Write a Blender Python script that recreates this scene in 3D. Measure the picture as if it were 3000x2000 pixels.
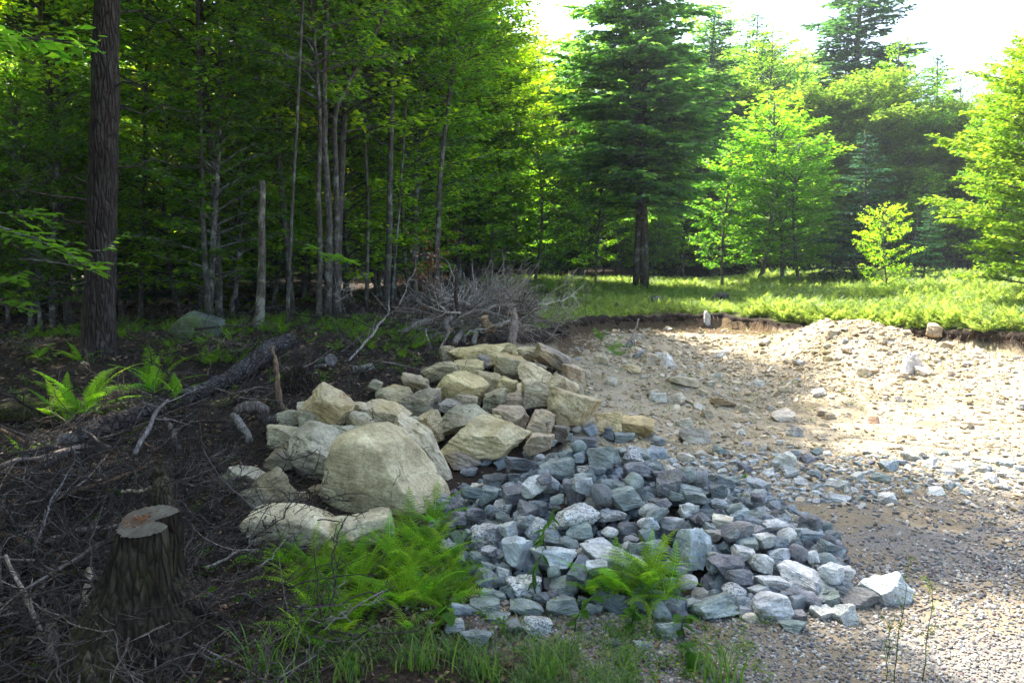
import bpy, bmesh, math, random
import numpy as np
from mathutils import Vector, Euler, Matrix

# ------------------------------------------------------------------ camera, light, exposure
SC = bpy.context.scene
for _o in list(bpy.data.objects): bpy.data.objects.remove(_o)
FPX = 2354.0                      # focal length in pixels of the 3000 px wide photograph
CAMZ = 1.6
PITCH = math.atan(250 / FPX)      # the camera looks slightly down
cam_d = bpy.data.cameras.new('camera'); cam_d.lens = 36 * FPX / 3000; cam_d.sensor_width = 36
cam_d.clip_start = 0.05; cam_d.clip_end = 600
cam = bpy.data.objects.new('camera', cam_d); SC.collection.objects.link(cam)
cam.location = (0, 0, CAMZ); cam.rotation_euler = (math.pi / 2 - PITCH, 0, 0)
SC.camera = cam
SUN_EL, SUN_AZ = 54.0, -34.0      # azimuth measured from +Y towards +X
SKY, SUNW, EXPO = 0.15, 4.2, 2.35
world = bpy.data.worlds.new('World'); SC.world = world; world.use_nodes = True
wn = world.node_tree; wn.nodes.clear()
sky = wn.nodes.new('ShaderNodeTexSky'); sky.sky_type = 'NISHITA'; sky.sun_disc = False
sky.sun_elevation = math.radians(SUN_EL); sky.sun_rotation = math.radians(SUN_AZ)
sky.air_density = .8; sky.dust_density = 2.5; sky.ozone_density = .5
bgn = wn.nodes.new('ShaderNodeBackground'); bgn.inputs[1].default_value = SKY
won = wn.nodes.new('ShaderNodeOutputWorld')
wn.links.new(sky.outputs[0], bgn.inputs[0]); wn.links.new(bgn.outputs[0], won.inputs[0])
sun_d = bpy.data.lights.new('sun', 'SUN'); sun_d.energy = SUNW; sun_d.angle = math.radians(0.53)
sun_d.color = (1.0, 0.94, 0.84)
sun = bpy.data.objects.new('sun', sun_d); SC.collection.objects.link(sun)
_e, _a = math.radians(SUN_EL), math.radians(SUN_AZ)
TOSUN = Vector((math.sin(_a) * math.cos(_e), math.cos(_a) * math.cos(_e), math.sin(_e)))
sun.rotation_euler = TOSUN.to_track_quat('Z', 'Y').to_euler(); sun.location = (0, 0, 30)
SC.view_settings.view_transform = 'Standard'; SC.view_settings.look = 'None'
SC.view_settings.exposure = EXPO; SC.view_settings.gamma = 1.0
SC.view_settings.use_curve_mapping = False
SC.render.engine = 'CYCLES'
SC.cycles.max_bounces = 6; SC.cycles.diffuse_bounces = 3; SC.cycles.glossy_bounces = 2
SC.cycles.transmission_bounces = 4; SC.cycles.transparent_max_bounces = 8
SC.cycles.sample_clamp_indirect = 6.0; SC.cycles.use_denoising = True
SC.cycles.caustics_reflective = False; SC.cycles.caustics_refractive = False

RNG = np.random.default_rng(7); random.seed(7)
COL = SC.collection

# ------------------------------------------------------------------ picture <-> place
def ray(u, v):
    cp, sp = math.cos(PITCH), math.sin(PITCH)
    a, b = (u - 1500) / FPX, (1000 - v) / FPX
    return Vector((a, cp + b * sp, -sp + b * cp))
def at(u, v, D):
    d = ray(u, v); return Vector((0, 0, CAMZ)) + d * (D / d.y)
def px(n, D): return n * D / FPX
def tint(c, r, lo=.85, hi=1.12, h=.025):
    k = r.uniform(lo, hi); return [q * k * (1 + r.uniform(-h, h)) for q in c]

# ------------------------------------------------------------------ tiny noise
def smooth(a, b, x):
    t = np.clip((x - a) / (b - a), 0, 1); return t * t * (3 - 2 * t)
class Waves:
    """cheap smooth noise: a sum of randomly turned sine waves"""
    def __init__(s, seed, dim=3, octaves=4, base=1.0, n=6, gain=0.5):
        r = np.random.default_rng(seed); s.k = []; s.a = []; s.p = []
        for o in range(octaves):
            d = r.normal(size=(n, dim)); d /= np.linalg.norm(d, axis=1)[:, None]
            s.k.append(d * base * 2 ** o * r.uniform(.7, 1.4, (n, 1))); s.p.append(r.uniform(0, 6.3, n))
            s.a.append(np.full(n, gain ** o))
        s.k = np.vstack(s.k); s.a = np.hstack(s.a); s.p = np.hstack(s.p); s.n = math.sqrt((s.a ** 2).sum() / 2)
    def __call__(s, P): return (np.sin(P @ s.k.T + s.p) @ s.a) / s.n * 0.5

# ------------------------------------------------------------------ terrain
PIT = np.array([(0.3,10.2),(1.05,12.2),(1.9,13.3),(2.7,13.5),(3.6,13.6),(4.3,12.5),(5.0,11.2),(5.5,10.3),(6.0,9.4),(8,7.7),(12,6),(22,5),(22,-9),
                (-2.3,-9),(-1.9,2.2),(-1.6,4.5),(-1.5,6.0),(-1.2,7.5),(-0.6,9)])
CLEAR = np.array([(-2.6,-9),(-2.6,2.5),(-3.4,8),(-3.7,13),(-2.9,18),(-1.5,23),(1,26.5),(6,27),(9,26),(11,20),(9.3,14.5),(9.5,8),(22,2),(22,-9)])
def poly_sd(P, poly):
    """signed distance, positive inside"""
    x, y = P[:, 0], P[:, 1]; d = np.full(len(P), 1e9); ins = np.zeros(len(P), bool); n = len(poly)
    for i in range(n):
        a, b = poly[i], poly[(i + 1) % n]; ab = b - a
        t = np.clip(((x - a[0]) * ab[0] + (y - a[1]) * ab[1]) / (ab @ ab), 0, 1)
        d = np.minimum(d, np.hypot(x - a[0] - t * ab[0], y - a[1] - t * ab[1]))
        c = (a[1] > y) != (b[1] > y)
        with np.errstate(divide='ignore', invalid='ignore'):
            xi = a[0] + (y - a[1]) * ab[0] / (ab[1] if ab[1] else 1e-9)
        ins ^= c & (x < xi)
    return np.where(ins, d, -d)
W_big = Waves(11, 2, 3, .35); W_mid = Waves(12, 2, 4, 1.6); W_fin = Waves(13, 2, 3, 7.0); W_lip = Waves(14, 2, 3, 2.2)
HEAPS = [(.42, 4.75, .50), (.72, 4.52, .43), (1.05, 4.27, .33), (1.33, 4.02, .21), (1.5, 3.82, .10)]
def gheap(x, y):
    """surface of the grey stone pile above the floor"""
    h = np.zeros_like(x)
    for cx, cy, hh in HEAPS:
        dx = x - cx; dx = np.where(dx < 0, dx * 1.45, dx * 1.0); dy = y - cy; dy = np.where(dy < 0, dy, dy * 1.3)
        if cx > 1.0: dx = np.where(dx < 0, dx / 1.45, dx * 1.4)
        h = np.maximum(h, hh - .37 * np.hypot(dx, dy))
    return h
CORE = []      # (x, y, z, r) supports under the boulders, filled before the ground is built
def base_ground(x, y):
    P = np.stack([x, y], 1); 
    lipw = W_lip(P) * .26
    d = poly_sd(P, PIT) + lipw
    plat = .60 * smooth(3.3, 10.0, y + np.clip(x, 0, 4) * .9) + .014 * np.clip(y - 13, 0, 30) + .07 * np.clip(y - 42, 0, 60) \
        + .25 * smooth(6, 9, x) * smooth(8, 12, y) 
    plat = plat + W_big(P) * .10 * smooth(4, 12, np.hypot(x, y)) + W_mid(P) * .03
    floor = .10 * smooth(7, 12, y) + (.016 + .03 * smooth(6.5, 8.5, y)) * W_mid(P) + .03 * W_big(P) * smooth(2, 6, y)
    right = smooth(-.2, .8, x - (9 - y) * .2)
    gs = .36 * smooth(0, .10, d) + .64 * smooth(.05, 3.3, d) ** .8
    gl = smooth(0, 1.4, d)
    g = gs * right + gl * (1 - right)
    z = plat + (floor - plat) * g
    z = z + .46 * np.exp(-(((x - 4.55) / .85) ** 2 + ((y - 11.1) / 1.0) ** 2)) * (1 + .3 * W_mid(P)) * smooth(-.1, .5, d) 
    z = z + .10 * np.exp(-(((x - 1.9) / 1.3) ** 2 + ((y - 9.2) / .5) ** 2)) + .05 * np.exp(-(((x - 4.1) / 1.6) ** 2 + ((y - 8.4) / .35) ** 2))
    z = z + W_fin(P) * .008 * smooth(0, .5, d) + W_fin(P) * .02 * (d < 0)
    # soft slash mounds on the left
    z = z + .15 * np.exp(-(((x + 1.4) / .42) ** 2 + ((y - 3.2) / .42) ** 2)); z = z + .14 * np.exp(-(((x + 2.8) / .7) ** 2 + ((y - 4.7) / .9) ** 2)) + .10 * np.exp(-(((x + 1.9) / .35) ** 2 + ((y - 6.9) / .4) ** 2))
    return z, d
def ground(x, y):
    x = np.atleast_1d(np.asarray(x, float)); y = np.atleast_1d(np.asarray(y, float))
    z, d = base_ground(x, y)
    z = z + np.clip(gheap(x, y) - .10, 0, 9)
    if CORE:
        C = np.array(CORE); best = z.copy()
        for cx, cy, cz, cr in C:
            q = np.hypot(x - cx, y - cy)
            best = np.maximum(best, z + (cz - z) * smooth(cr * 1.35, cr * .45, q))
        z = best
    return z
def gz(x, y): return float(ground(x, y)[0])
def hit(u, v, extra=None, y0=1.5, y1=90):
    """where the view through a pixel of the photograph meets the ground"""
    d = ray(u, v); ys = np.geomspace(y0, y1, max(200, int(170 * math.log(y1 / y0)))); t = ys / d.y
    X = d.x * t; Z = CAMZ + d.z * t; G = ground(X, ys)
    if extra is not None: G = G + extra(X, ys)
    k = np.argmax(G >= Z) if (G >= Z).any() else len(ys) - 1
    return Vector((X[k], ys[k], G[k]))

# ------------------------------------------------------------------ objects
def mesh_of(name, V, F, mat=None, attrs=None, smooth_shade=False):
    """V (n,3), F (m,k) with one k, or a list of such arrays"""
    me = bpy.data.meshes.new(name)
    Fs = F if isinstance(F, list) else [F]; Fs = [np.asarray(f, np.int32) for f in Fs if len(f)]
    V = np.asarray(V, np.float32)
    me.vertices.add(len(V)); me.vertices.foreach_set('co', V.ravel())
    tot = np.concatenate([np.full(len(f), f.shape[1], np.int32) for f in Fs]); idx = np.concatenate([f.ravel() for f in Fs])
    me.loops.add(len(idx)); me.loops.foreach_set('vertex_index', idx)
    me.polygons.add(len(tot)); st = np.zeros(len(tot), np.int32); st[1:] = np.cumsum(tot)[:-1]
    me.polygons.foreach_set('loop_start', st)
    me.polygons.foreach_set('use_smooth', np.full(len(tot), smooth_shade, bool))
    me.update(calc_edges=True)
    for an, (ty, dom, arr) in (attrs or {}).items():
        a = me.attributes.new(an, ty, dom); arr = np.asarray(arr, np.float32)
        a.data.foreach_set('color' if ty == 'FLOAT_COLOR' else ('vector' if ty == 'FLOAT_VECTOR' else 'value'), arr.ravel())
    if mat: me.materials.append(mat)
    me.validate(verbose=False)
    return me
def put(name, me, parent=None, loc=None, rot=None, scl=None, label=None, cat=None, group=None, kind=None, color=None):
    o = bpy.data.objects.new(name, me); COL.objects.link(o)
    if parent: o.parent = parent
    if loc is not None: o.location = loc
    if rot is not None: o.rotation_euler = rot
    if scl is not None: o.scale = (scl,) * 3 if isinstance(scl, (int, float)) else scl
    if label: o['label'] = label
    if cat: o['category'] = cat
    if group: o['group'] = group
    if kind: o['kind'] = kind
    if color is not None: o.color = color
    return o
def tube(pts, rad, sides=6, cap=True):
    """a swept tube along pts with radius per point -> V, F(quads), caps as list"""
    P = np.asarray(pts, float); n = len(P); R = np.broadcast_to(np.asarray(rad, float), (n,))
    T = np.gradient(P, axis=0); T /= np.linalg.norm(T, axis=1)[:, None] + 1e-12
    ref = np.array([0, 0, 1.]) if abs(T[0, 2]) < .8 else np.array([1., 0, 0])
    A = np.cross(T, ref); A /= np.linalg.norm(A, axis=1)[:, None] + 1e-12; B = np.cross(T, A)
    th = np.linspace(0, 2 * np.pi, sides, endpoint=False)
    V = P[:, None, :] + R[:, None, None] * (np.cos(th)[None, :, None] * A[:, None, :] + np.sin(th)[None, :, None] * B[:, None, :])
    V = V.reshape(-1, 3); i = np.arange(n - 1)[:, None] * sides; j = np.arange(sides)[None, :]; k = (j + 1) % sides
    F = np.stack([i + j, i + k, i + sides + k, i + sides + j], -1).reshape(-1, 4)
    T3 = []
    if cap:
        V = np.vstack([V, P[0], P[-1]]); a, b = n * sides, n * sides + 1
        for q in range(sides):
            T3.append((a, (q + 1) % sides, q)); T3.append((b, (n - 1) * sides + q, (n - 1) * sides + (q + 1) % sides))
    return V, F, np.array(T3, int).reshape(-1, 3)
class Bag:
    def __init__(s): s.V = []; s.Q = []; s.T = []; s.n = 0
    def add(s, V, Q=None, T=None):
        s.V.append(V)
        if Q is not None and len(Q): s.Q.append(np.asarray(Q) + s.n)
        if T is not None and len(T): s.T.append(np.asarray(T) + s.n)
        s.n += len(V)
    def tube(s, pts, rad, sides=6, cap=True): s.add(*tube(pts, rad, sides, cap))
    def mesh(s, name, mat, smooth_shade=True, attrs=None):
        F = []
        if s.Q: F.append(np.vstack(s.Q))
        if s.T: F.append(np.vstack(s.T))
        return mesh_of(name, np.vstack(s.V), F, mat, attrs, smooth_shade)
# ------------------------------------------------------------------ materials
def new_mat(name):
    m = bpy.data.materials.new(name); m.use_nodes = True; m.node_tree.nodes.clear(); return m
class N:
    def __init__(s, m): s.t = m.node_tree
    def __call__(s, ty, ins=None, **kw):
        n = s.t.nodes.new('ShaderNode' + ty)
        for k, v in kw.items(): setattr(n, k, v)
        for k, v in (ins or {}).items():
            sock = n.inputs[k]
            if isinstance(v, bpy.types.NodeSocket): s.t.links.new(v, sock)
            elif isinstance(v, bpy.types.Node): s.t.links.new(v.outputs[0], sock)
            else: sock.default_value = v
        return n
    def noise(s, vec, scale, detail=4, rough=.55, dist=0.0):
        return s('TexNoise', {'Vector': vec, 'Scale': scale, 'Detail': detail, 'Roughness': rough, 'Distortion': dist}).outputs[0]
    def ramp(s, f, stops, interp='LINEAR'):
        r = s('ValToRGB', {0: f}); e = r.color_ramp.elements; r.color_ramp.interpolation = interp
        while len(e) > 1: e.remove(e[-1])
        e[0].position = stops[0][0]; e[0].color = (*stops[0][1], 1) if len(stops[0][1]) == 3 else stops[0][1]
        for p, c in stops[1:]:
            q = e.new(p); q.color = (*c, 1) if len(c) == 3 else c
        return r.outputs[0]
    def fr(s, f, a, b): return s('MapRange', {0: f, 1: a, 2: b}, clamp=True).outputs[0]
    def mix(s, f, a, b, mode='MIX'):
        n = s('Mix', data_type='RGBA', blend_type=mode)
        for sock, v in ((n.inputs[0], f), (n.inputs[6], a), (n.inputs[7], b)):
            if isinstance(v, bpy.types.NodeSocket): s.t.links.new(v, sock)
            elif isinstance(v, tuple): sock.default_value = (*v, 1) if len(v) == 3 else v
            else: sock.default_value = v
        return n.outputs[2]
    def math(s, op, a, b=0.0, clamp=False):
        n = s('Math', {0: a, 1: b}, operation=op); n.use_clamp = clamp; return n.outputs[0]
    def bump(s, h, strength=.5, dist=.02, nrm=None):
        i = {'Height': h, 'Strength': strength, 'Distance': dist}
        if nrm is not None: i['Normal'] = nrm
        return s('Bump', i).outputs[0]
    def out(s, sh): s('OutputMaterial', {0: sh})

def rock_mat(name, scale=1.0, crk=.0, bump=.5, stain=(.45, .30, .14), stain_amt=.35, streak=1.0):
    m = new_mat(name); n = N(m)
    tc = n('TexCoord').outputs['Object']; oi = n('ObjectInfo')
    off = n('Math', {0: oi.outputs['Random'], 1: 57.0}, operation='MULTIPLY').outputs[0]
    v = n('VectorMath', {0: tc, 1: n('CombineXYZ', {0: off, 1: off, 2: off}).outputs[0]}, operation='ADD').outputs[0]
    st = n('Mapping', {0: v, 'Rotation': (.3, .5, .2), 'Scale': (1, 1.3, 4.5)}).outputs[0]
    a = n.noise(v, 5 * scale, 6, .6); b = n.noise(st, 7 * scale, 5, .65, .4); c = n.noise(v, 55 * scale, 4, .7); big = n.noise(v, 1.7 * scale, 3)
    base = oi.outputs['Color']
    dk = n.mix(1.0, base, (.62, .60, .58), 'MULTIPLY'); lt = n.mix(.16, n.mix(1.0, base, (1.42, 1.42, 1.4), 'MULTIPLY'), (.72, .72, .68))
    col = n.mix(n.fr(a, .32, .68), dk, lt)
    col = n.mix(n.math('MULTIPLY', n.fr(b, .48, .68), .45 * streak), col, n.mix(1.0, base, (.55, .57, .60), 'MULTIPLY'))
    col = n.mix(n.math('MULTIPLY', n.fr(big, .52, .70), stain_amt), col, stain)
    # speckle (strength comes from the object's alpha)
    al = oi.outputs['Alpha']
    sp = n.noise(v, 34 * scale, 3, .75); sp2 = n.noise(v, 80 * scale, 2, .7)
    k1 = n.math('MULTIPLY', n.fr(sp, .52, .57), al); k2 = n.math('MULTIPLY', n.fr(sp2, .56, .62), n.math('MULTIPLY', al, .8))
    col = n.mix(k1, col, (.07, .075, .08)); col = n.mix(k2, col, (.75, .75, .72))
    vo = n('TexVoronoi', {'Vector': n('VectorMath', {0: v, 1: n('VectorMath', {0: n('TexNoise', {'Vector': v, 'Scale': 4 * scale, 'Detail': 4}).outputs['Color'], 'Scale': .5 / scale}, operation='SCALE').outputs[0]}, operation='ADD').outputs[0], 'Scale': 2.6 * scale}, feature='DISTANCE_TO_EDGE').outputs[0]
    crack = n.math('MULTIPLY', n('MapRange', {0: vo, 1: .0, 2: .014, 3: 1.0, 4: 0.0}, clamp=True).outputs[0], n.fr(a, .50, .58))
    col = n.mix(n.math('MULTIPLY', crack, crk), col, (.035, .03, .022))
    lich = n.math('MULTIPLY', n.fr(n.noise(v, 3.1 * scale, 5, .7, .8), .60, .66), .45); col = n.mix(lich, col, (.22, .22, .15))
    soilst = n.math('MULTIPLY', n.fr(n.noise(v, 2.3 * scale, 6, .75), .60, .70), .6); col = n.mix(soilst, col, (.13, .09, .05))
    # dust and thin pale film on upward faces stays a colour of the stone itself: grain only
    col = n.mix(.42, col, n.ramp(c, [(.3, (.12, .12, .12)), (.5, (.5, .5, .5)), (.7, (.9, .9, .9))]), 'OVERLAY')
    hgt = n.math('ADD', n.math('MULTIPLY', a, .9), n.math('ADD', n.math('MULTIPLY', b, .7), n.math('SUBTRACT', n.math('MULTIPLY', c, .30), n.math('MULTIPLY', crack, crk))))
    nb = n.bump(hgt, bump, .03)
    n.out(n('BsdfPrincipled', {'Base Color': col, 'Roughness': .82, 'Normal': nb, 'Specular IOR Level': .35}).outputs[0])
    return m
M_boulder = rock_mat('boulder_rock', .9, .45, .95, (.46, .32, .12), .7)
M_grey = rock_mat('blue_grey_rock', 1.6, 0, .8, (.30, .26, .19), .18)
M_rubble = rock_mat('tan_rubble_rock', 2.0, 0, .6, (.48, .34, .18), .3)
M_peb = rock_mat('pebble_rock', 5.0, 0, .3, (.40, .30, .2), .2)
M_forest_rock = rock_mat('mossy_rock', .8, 0, .7, (.10, .14, .03), .8)

def pebble_scatter_mat(name, stops, rough=.85, bsc=40):
    m = new_mat(name); n = N(m); oi = n('ObjectInfo'); tc = n('TexCoord').outputs['Object']
    base = n.ramp(oi.outputs['Random'], stops, 'CONSTANT')
    g = n.noise(tc, bsc, 3, .6)
    col = n.mix(.35, base, n.ramp(g, [(.3, (.2, .2, .2)), (.7, (.85, .85, .85))]), 'OVERLAY')
    n.out(n('BsdfPrincipled', {'Base Color': col, 'Roughness': rough, 'Specular IOR Level': .3, 'Normal': n.bump(g, .4, .005)}).outputs[0])
    return m
M_gravel = pebble_scatter_mat('gravel_stones', [(0, (.11, .115, .12)), (.16, (.20, .20, .195)), (.34, (.31, .285, .25)), (.50, (.15, .135, .125)),
                              (.62, (.38, .35, .30)), (.74, (.25, .20, .15)), (.88, (.50, .47, .42)), (.94, (.16, .12, .12))])
M_chips = pebble_scatter_mat('tan_chips', [(0, (.40, .31, .18)), (.22, (.47, .38, .25)), (.45, (.33, .255, .15)), (.62, (.52, .44, .31)),
                             (.80, (.30, .25, .18)), (.92, (.42, .40, .36))])

M_smallgrey = pebble_scatter_mat('small_grey_rock', [(0, (.10, .12, .125)), (.2, (.16, .18, .17)), (.4, (.21, .23, .235)), (.6, (.12, .115, .12)), (.75, (.26, .27, .27)), (.9, (.14, .16, .15))], .85, 30)
M_twig = pebble_scatter_mat('fine_dark_twigs', [(0, (.03, .022, .018)), (.3, (.04, .030, .023)), (.55, (.06, .047, .038)), (.78, (.11, .09, .075)), (.92, (.22, .19, .165)), (.95, (.04, .03, .026))], .9, 60)
M_twigpale = pebble_scatter_mat('bleached_twigs', [(0, (.22, .185, .15)), (.25, (.36, .32, .27)), (.5, (.10, .08, .06)), (.7, (.48, .44, .38)), (.9, (.26, .22, .17))], .9, 60)
def leaf_mat(name, dark, mid, light, trans=.5, gloss=.12, tmul=(1.15, 1.25, .55), hue_rand=.12):
    """attribute v: 0 dark .. 1 light leaf; the object's colour tints the whole plant"""
    m = new_mat(name); n = N(m); oi = n('ObjectInfo')
    v = n('Attribute', attribute_name='v').outputs['Fac']
    base = n.ramp(v, [(0, dark), (.5, mid), (1, light)])
    rnd = n('Mix', {0: oi.outputs['Random'], 2: 1.0 - hue_rand, 3: 1.0 + hue_rand}, data_type='FLOAT').outputs[0]
    col = n('VectorMath', {0: n.mix(1.0, base, oi.outputs['Color'], 'MULTIPLY'), 'Scale': rnd}, operation='SCALE').outputs[0]
    tcol = n.mix(1.0, col, tmul, 'MULTIPLY')
    tcol = n('VectorMath', {0: tcol, 'Scale': 2.75}, operation='SCALE').outputs[0]
    d = n('BsdfDiffuse', {0: col}); t = n('BsdfTranslucent', {0: tcol})
    ms = n('MixShader', {0: trans, 1: d.outputs[0], 2: t.outputs[0]})
    g = n('BsdfGlossy', {0: (.8, .9, .9, 1), 'Roughness': .38})
    n.out(n('MixShader', {0: n.math('MULTIPLY', n('Fresnel', {0: 1.4}).outputs[0], gloss * 6, True), 1: ms.outputs[0], 2: g.outputs[0]}).outputs[0])
    return m
M_leaf = leaf_mat('broad_leaves', (.030, .078, .008), (.072, .145, .012), (.17, .23, .02), .58, .02)
M_leaf2 = leaf_mat('sunny_leaves', (.05, .105, .012), (.095, .165, .02), (.17, .215, .035), .55, .02, (.95, .95, .45))  # lighter copy of broad_leaves with a sunlit look in its colour
M_needle = leaf_mat('hemlock_needles', (.022, .055, .024), (.045, .10, .040), (.11, .17, .045), .5, .02, (1.1, 1.25, .5))
M_pine = leaf_mat('white_pine_needles', (.014, .042, .026), (.03, .075, .045), (.06, .12, .06), .4, .02, (1.0, 1.2, .8))
M_fern = leaf_mat('fern_fronds', (.035, .075, .008), (.075, .14, .012), (.15, .22, .022), .5, .02)
M_mfern = leaf_mat('meadow_ferns', (.075, .125, .022), (.15, .215, .040), (.29, .33, .08), .45, .05, (1.1, 1.1, .7), hue_rand=.3)
M_grass = leaf_mat('grass_blades', (.04, .085, .012), (.07, .14, .02), (.15, .18, .05), .45, .08)
M_litter = leaf_mat('fallen_leaves', (.035, .018, .010), (.11, .058, .030), (.26, .17, .10), .15, .08, (1, 1, 1), .5)
M_rust = leaf_mat('rusty_dead_leaves', (.12, .04, .015), (.22, .08, .03), (.32, .14, .06), .4, .04, (1, 1, 1), .3)

def bark_mat(name, c1, c2, c3, sc=(9, 9, 1.6), bump=.9, patch=.0, patchcol=(.45, .46, .42), dist=.03):
    m = new_mat(name); n = N(m); tc = n('TexCoord').outputs['Object']; oi = n('ObjectInfo')
    off = n('Math', {0: oi.outputs['Random'], 1: 31.0}, operation='MULTIPLY').outputs[0]
    v = n('VectorMath', {0: tc, 1: n('CombineXYZ', {0: off, 1: off, 2: off}).outputs[0]}, operation='ADD').outputs[0]
    mp = n('Mapping', {0: v, 'Scale': sc}).outputs[0]
    a = n.noise(mp, 3.0, 6, .65, .6); b = n.noise(v, 2.2, 4); c = n.noise(v, 26, 4, .7)
    w = n('TexVoronoi', {0: mp, 'Scale': 3.2}, feature='DISTANCE_TO_EDGE').outputs[0]
    col = n.ramp(a, [(.25, c1), (.5, c2), (.75, c3)])
    col = n.mix(n.fr(w, .0, .12), n.mix(1.0, col, (.45, .45, .45), 'MULTIPLY'), col)
    col = n.mix(n.math('MULTIPLY', n.fr(n.noise(v, 5, 5, .7), .53, .62), patch), col, patchcol)
    col = n.mix(.3, col, n.ramp(c, [(.3, (.2, .2, .2)), (.7, (.8, .8, .8))]), 'OVERLAY')
    col = n.mix(1.0, col, oi.outputs['Color'], 'MULTIPLY')
    h = n.math('ADD', n.math('MULTIPLY', n.fr(w, 0, .25), .8), n.math('ADD', a, n.math('MULTIPLY', c, .25)))
    n.out(n('BsdfPrincipled', {'Base Color': col, 'Roughness': .9, 'Specular IOR Level': .2, 'Normal': n.bump(h, bump, dist)}).outputs[0])
    return m
M_pinebark = bark_mat('pine_bark', (.045, .036, .030), (.11, .088, .072), (.19, .165, .145), (8, 8, 1.5), 1.0, .35, (.22, .23, .21), .05)
M_bark = bark_mat('grey_bark', (.055, .048, .040), (.13, .115, .095), (.24, .22, .19), (7, 7, 2.6), .5, .8, (.34, .35, .30), .02)
M_deadwood = bark_mat('weathered_deadwood', (.095, .08, .066), (.235, .20, .165), (.42, .38, .33), (14, 14, 2.0), .7, .3, (.10, .08, .06), .01)
M_darkwood = bark_mat('dark_slash_wood', (.022, .016, .012), (.060, .046, .035), (.13, .108, .09), (14, 14, 2.0), .7, .3, (.20, .19, .18), .01)
M_logbark = bark_mat('rough_log_bark', (.05, .042, .038), (.12, .10, .09), (.22, .20, .19), (6, 6, 6), 1.0, .5, (.30, .28, .28), .06)
M_mossy = bark_mat('mossy_stump_bark', (.012, .009, .006), (.035, .027, .018), (.095, .08, .058), (11, 11, 2.4), .9, .45, (.05, .055, .012), .04)
M_soilroot = bark_mat('roots', (.05, .035, .025), (.13, .10, .075), (.28, .24, .20), (12, 12, 3), .5, .2, (.08, .05, .03), .01)

def cut_mat(name, c1, c2, rad=30):
    m = new_mat(name); n = N(m); tc = n('TexCoord').outputs['Object']
    ln = n('VectorMath', {0: n('Mapping', {0: tc, 'Scale': (1, 1, .01)}).outputs[0]}, operation='LENGTH').outputs['Value']
    w = n('Math', {0: n('Math', {0: n.math('ADD', ln, n.math('MULTIPLY', n.noise(tc, 9, 3), .02)), 1: rad * 12.0}, operation='MULTIPLY').outputs[0]}, operation='SINE').outputs[0]
    b = n.noise(tc, 14, 5, .7); c = n.noise(tc, 60, 3, .7)
    sx = n('SeparateXYZ', {0: tc}); ang = n('Math', {0: sx.outputs[1], 1: sx.outputs[0]}, operation='ARCTAN2').outputs[0]
    rc = n.math('MULTIPLY', n.fr(n.noise(n('CombineXYZ', {0: n.math('MULTIPLY', ang, 5.0), 1: n.math('MULTIPLY', ln, 3.0)}).outputs[0], 1.6, 2, .6), .60, .66), .7)
    col = n.mix(n.fr(b, .3, .7), c1, c2); col = n.mix(rc, col, (.03, .02, .015)); col = n.mix(n.math('MULTIPLY', n.fr(w, .2, 1), .42), col, n.mix(1.0, col, (.5, .42, .35), 'MULTIPLY'))
    n.out(n('BsdfPrincipled', {'Base Color': col, 'Roughness': .85, 'Normal': n.bump(n.math('ADD', b, c), .4, .006), 'Specular IOR Level': .25}).outputs[0])
    return m
M_cutold = cut_mat('weathered_cut_wood', (.16, .13, .115), (.31, .28, .26))
M_stumptop = cut_mat('stump_top_wood', (.05, .042, .03), (.15, .132, .10), 34)
M_cutnew = cut_mat('fresh_cut_wood', (.36, .22, .11), (.50, .36, .22))

# ground
M_ground = new_mat('ground_soil'); n = N(M_ground)
geo = n('NewGeometry').outputs['Position']
zc = n('Attribute', attribute_name='zone'); zs = n('SeparateColor', {0: zc.outputs['Color']})
nz = n.noise(geo, 1.3, 5, .65); nm = n.noise(geo, 6, 5, .7); nf = n.noise(geo, 38, 5, .7); nff = n.noise(geo, 130, 3, .7)
def zone(f, w=.35): 
    return n.fr(n.math('ADD', f, n.math('MULTIPLY', n.math('SUBTRACT', nm, .5), w * 1.6)), .35, .65)
c_lit = n.mix(n.fr(nf, .35, .65), (.012, .008, .006), n.mix(n.fr(nm, .35, .65), (.035, .022, .014), (.075, .052, .036)))
c_tan = n.mix(n.fr(nm, .3, .7), (.25, .195, .12), (.39, .32, .21)); c_tan = n.mix(n.fr(nf, .4, .7), c_tan, (.46, .40, .29))
c_tan = n.mix(n.math('MULTIPLY', n.fr(nz, .48, .62), .8), c_tan, n.mix(n.fr(nf, .35, .65), (.12, .095, .05), (.24, .20, .12)))
c_gra = n.mix(n.fr(nff, .35, .65), (.08, .072, .062), (.30, .275, .24)); c_gra = n.mix(n.math('MULTIPLY', n.fr(nz, .44, .54), .85), c_gra, n.mix(n.fr(nf, .3, .7), (.17, .13, .075), (.31, .25, .165)))
c_mea = n.mix(n.fr(nm, .4, .6), (.06, .05, .03), (.10, .12, .035))
c_soi = n.mix(n.fr(nf, .3, .7), (.075, .05, .025), (.16, .11, .06))
col = n.mix(zone(zs.outputs[0]), c_lit, c_tan)
col = n.mix(zone(zc.outputs['Alpha']), col, c_gra)
col = n.mix(zone(zs.outputs[1]), col, c_mea)
col = n.mix(zone(zs.outputs[2]), col, c_soi)
hh = n.math('ADD', n.math('MULTIPLY', nm, .6), n.math('ADD', n.math('MULTIPLY', nf, .5), n.math('MULTIPLY', nff, .25)))
n.out(n('BsdfPrincipled', {'Base Color': col, 'Roughness': .95, 'Specular IOR Level': .15, 'Normal': n.bump(hh, .9, .03)}).outputs[0])

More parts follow.
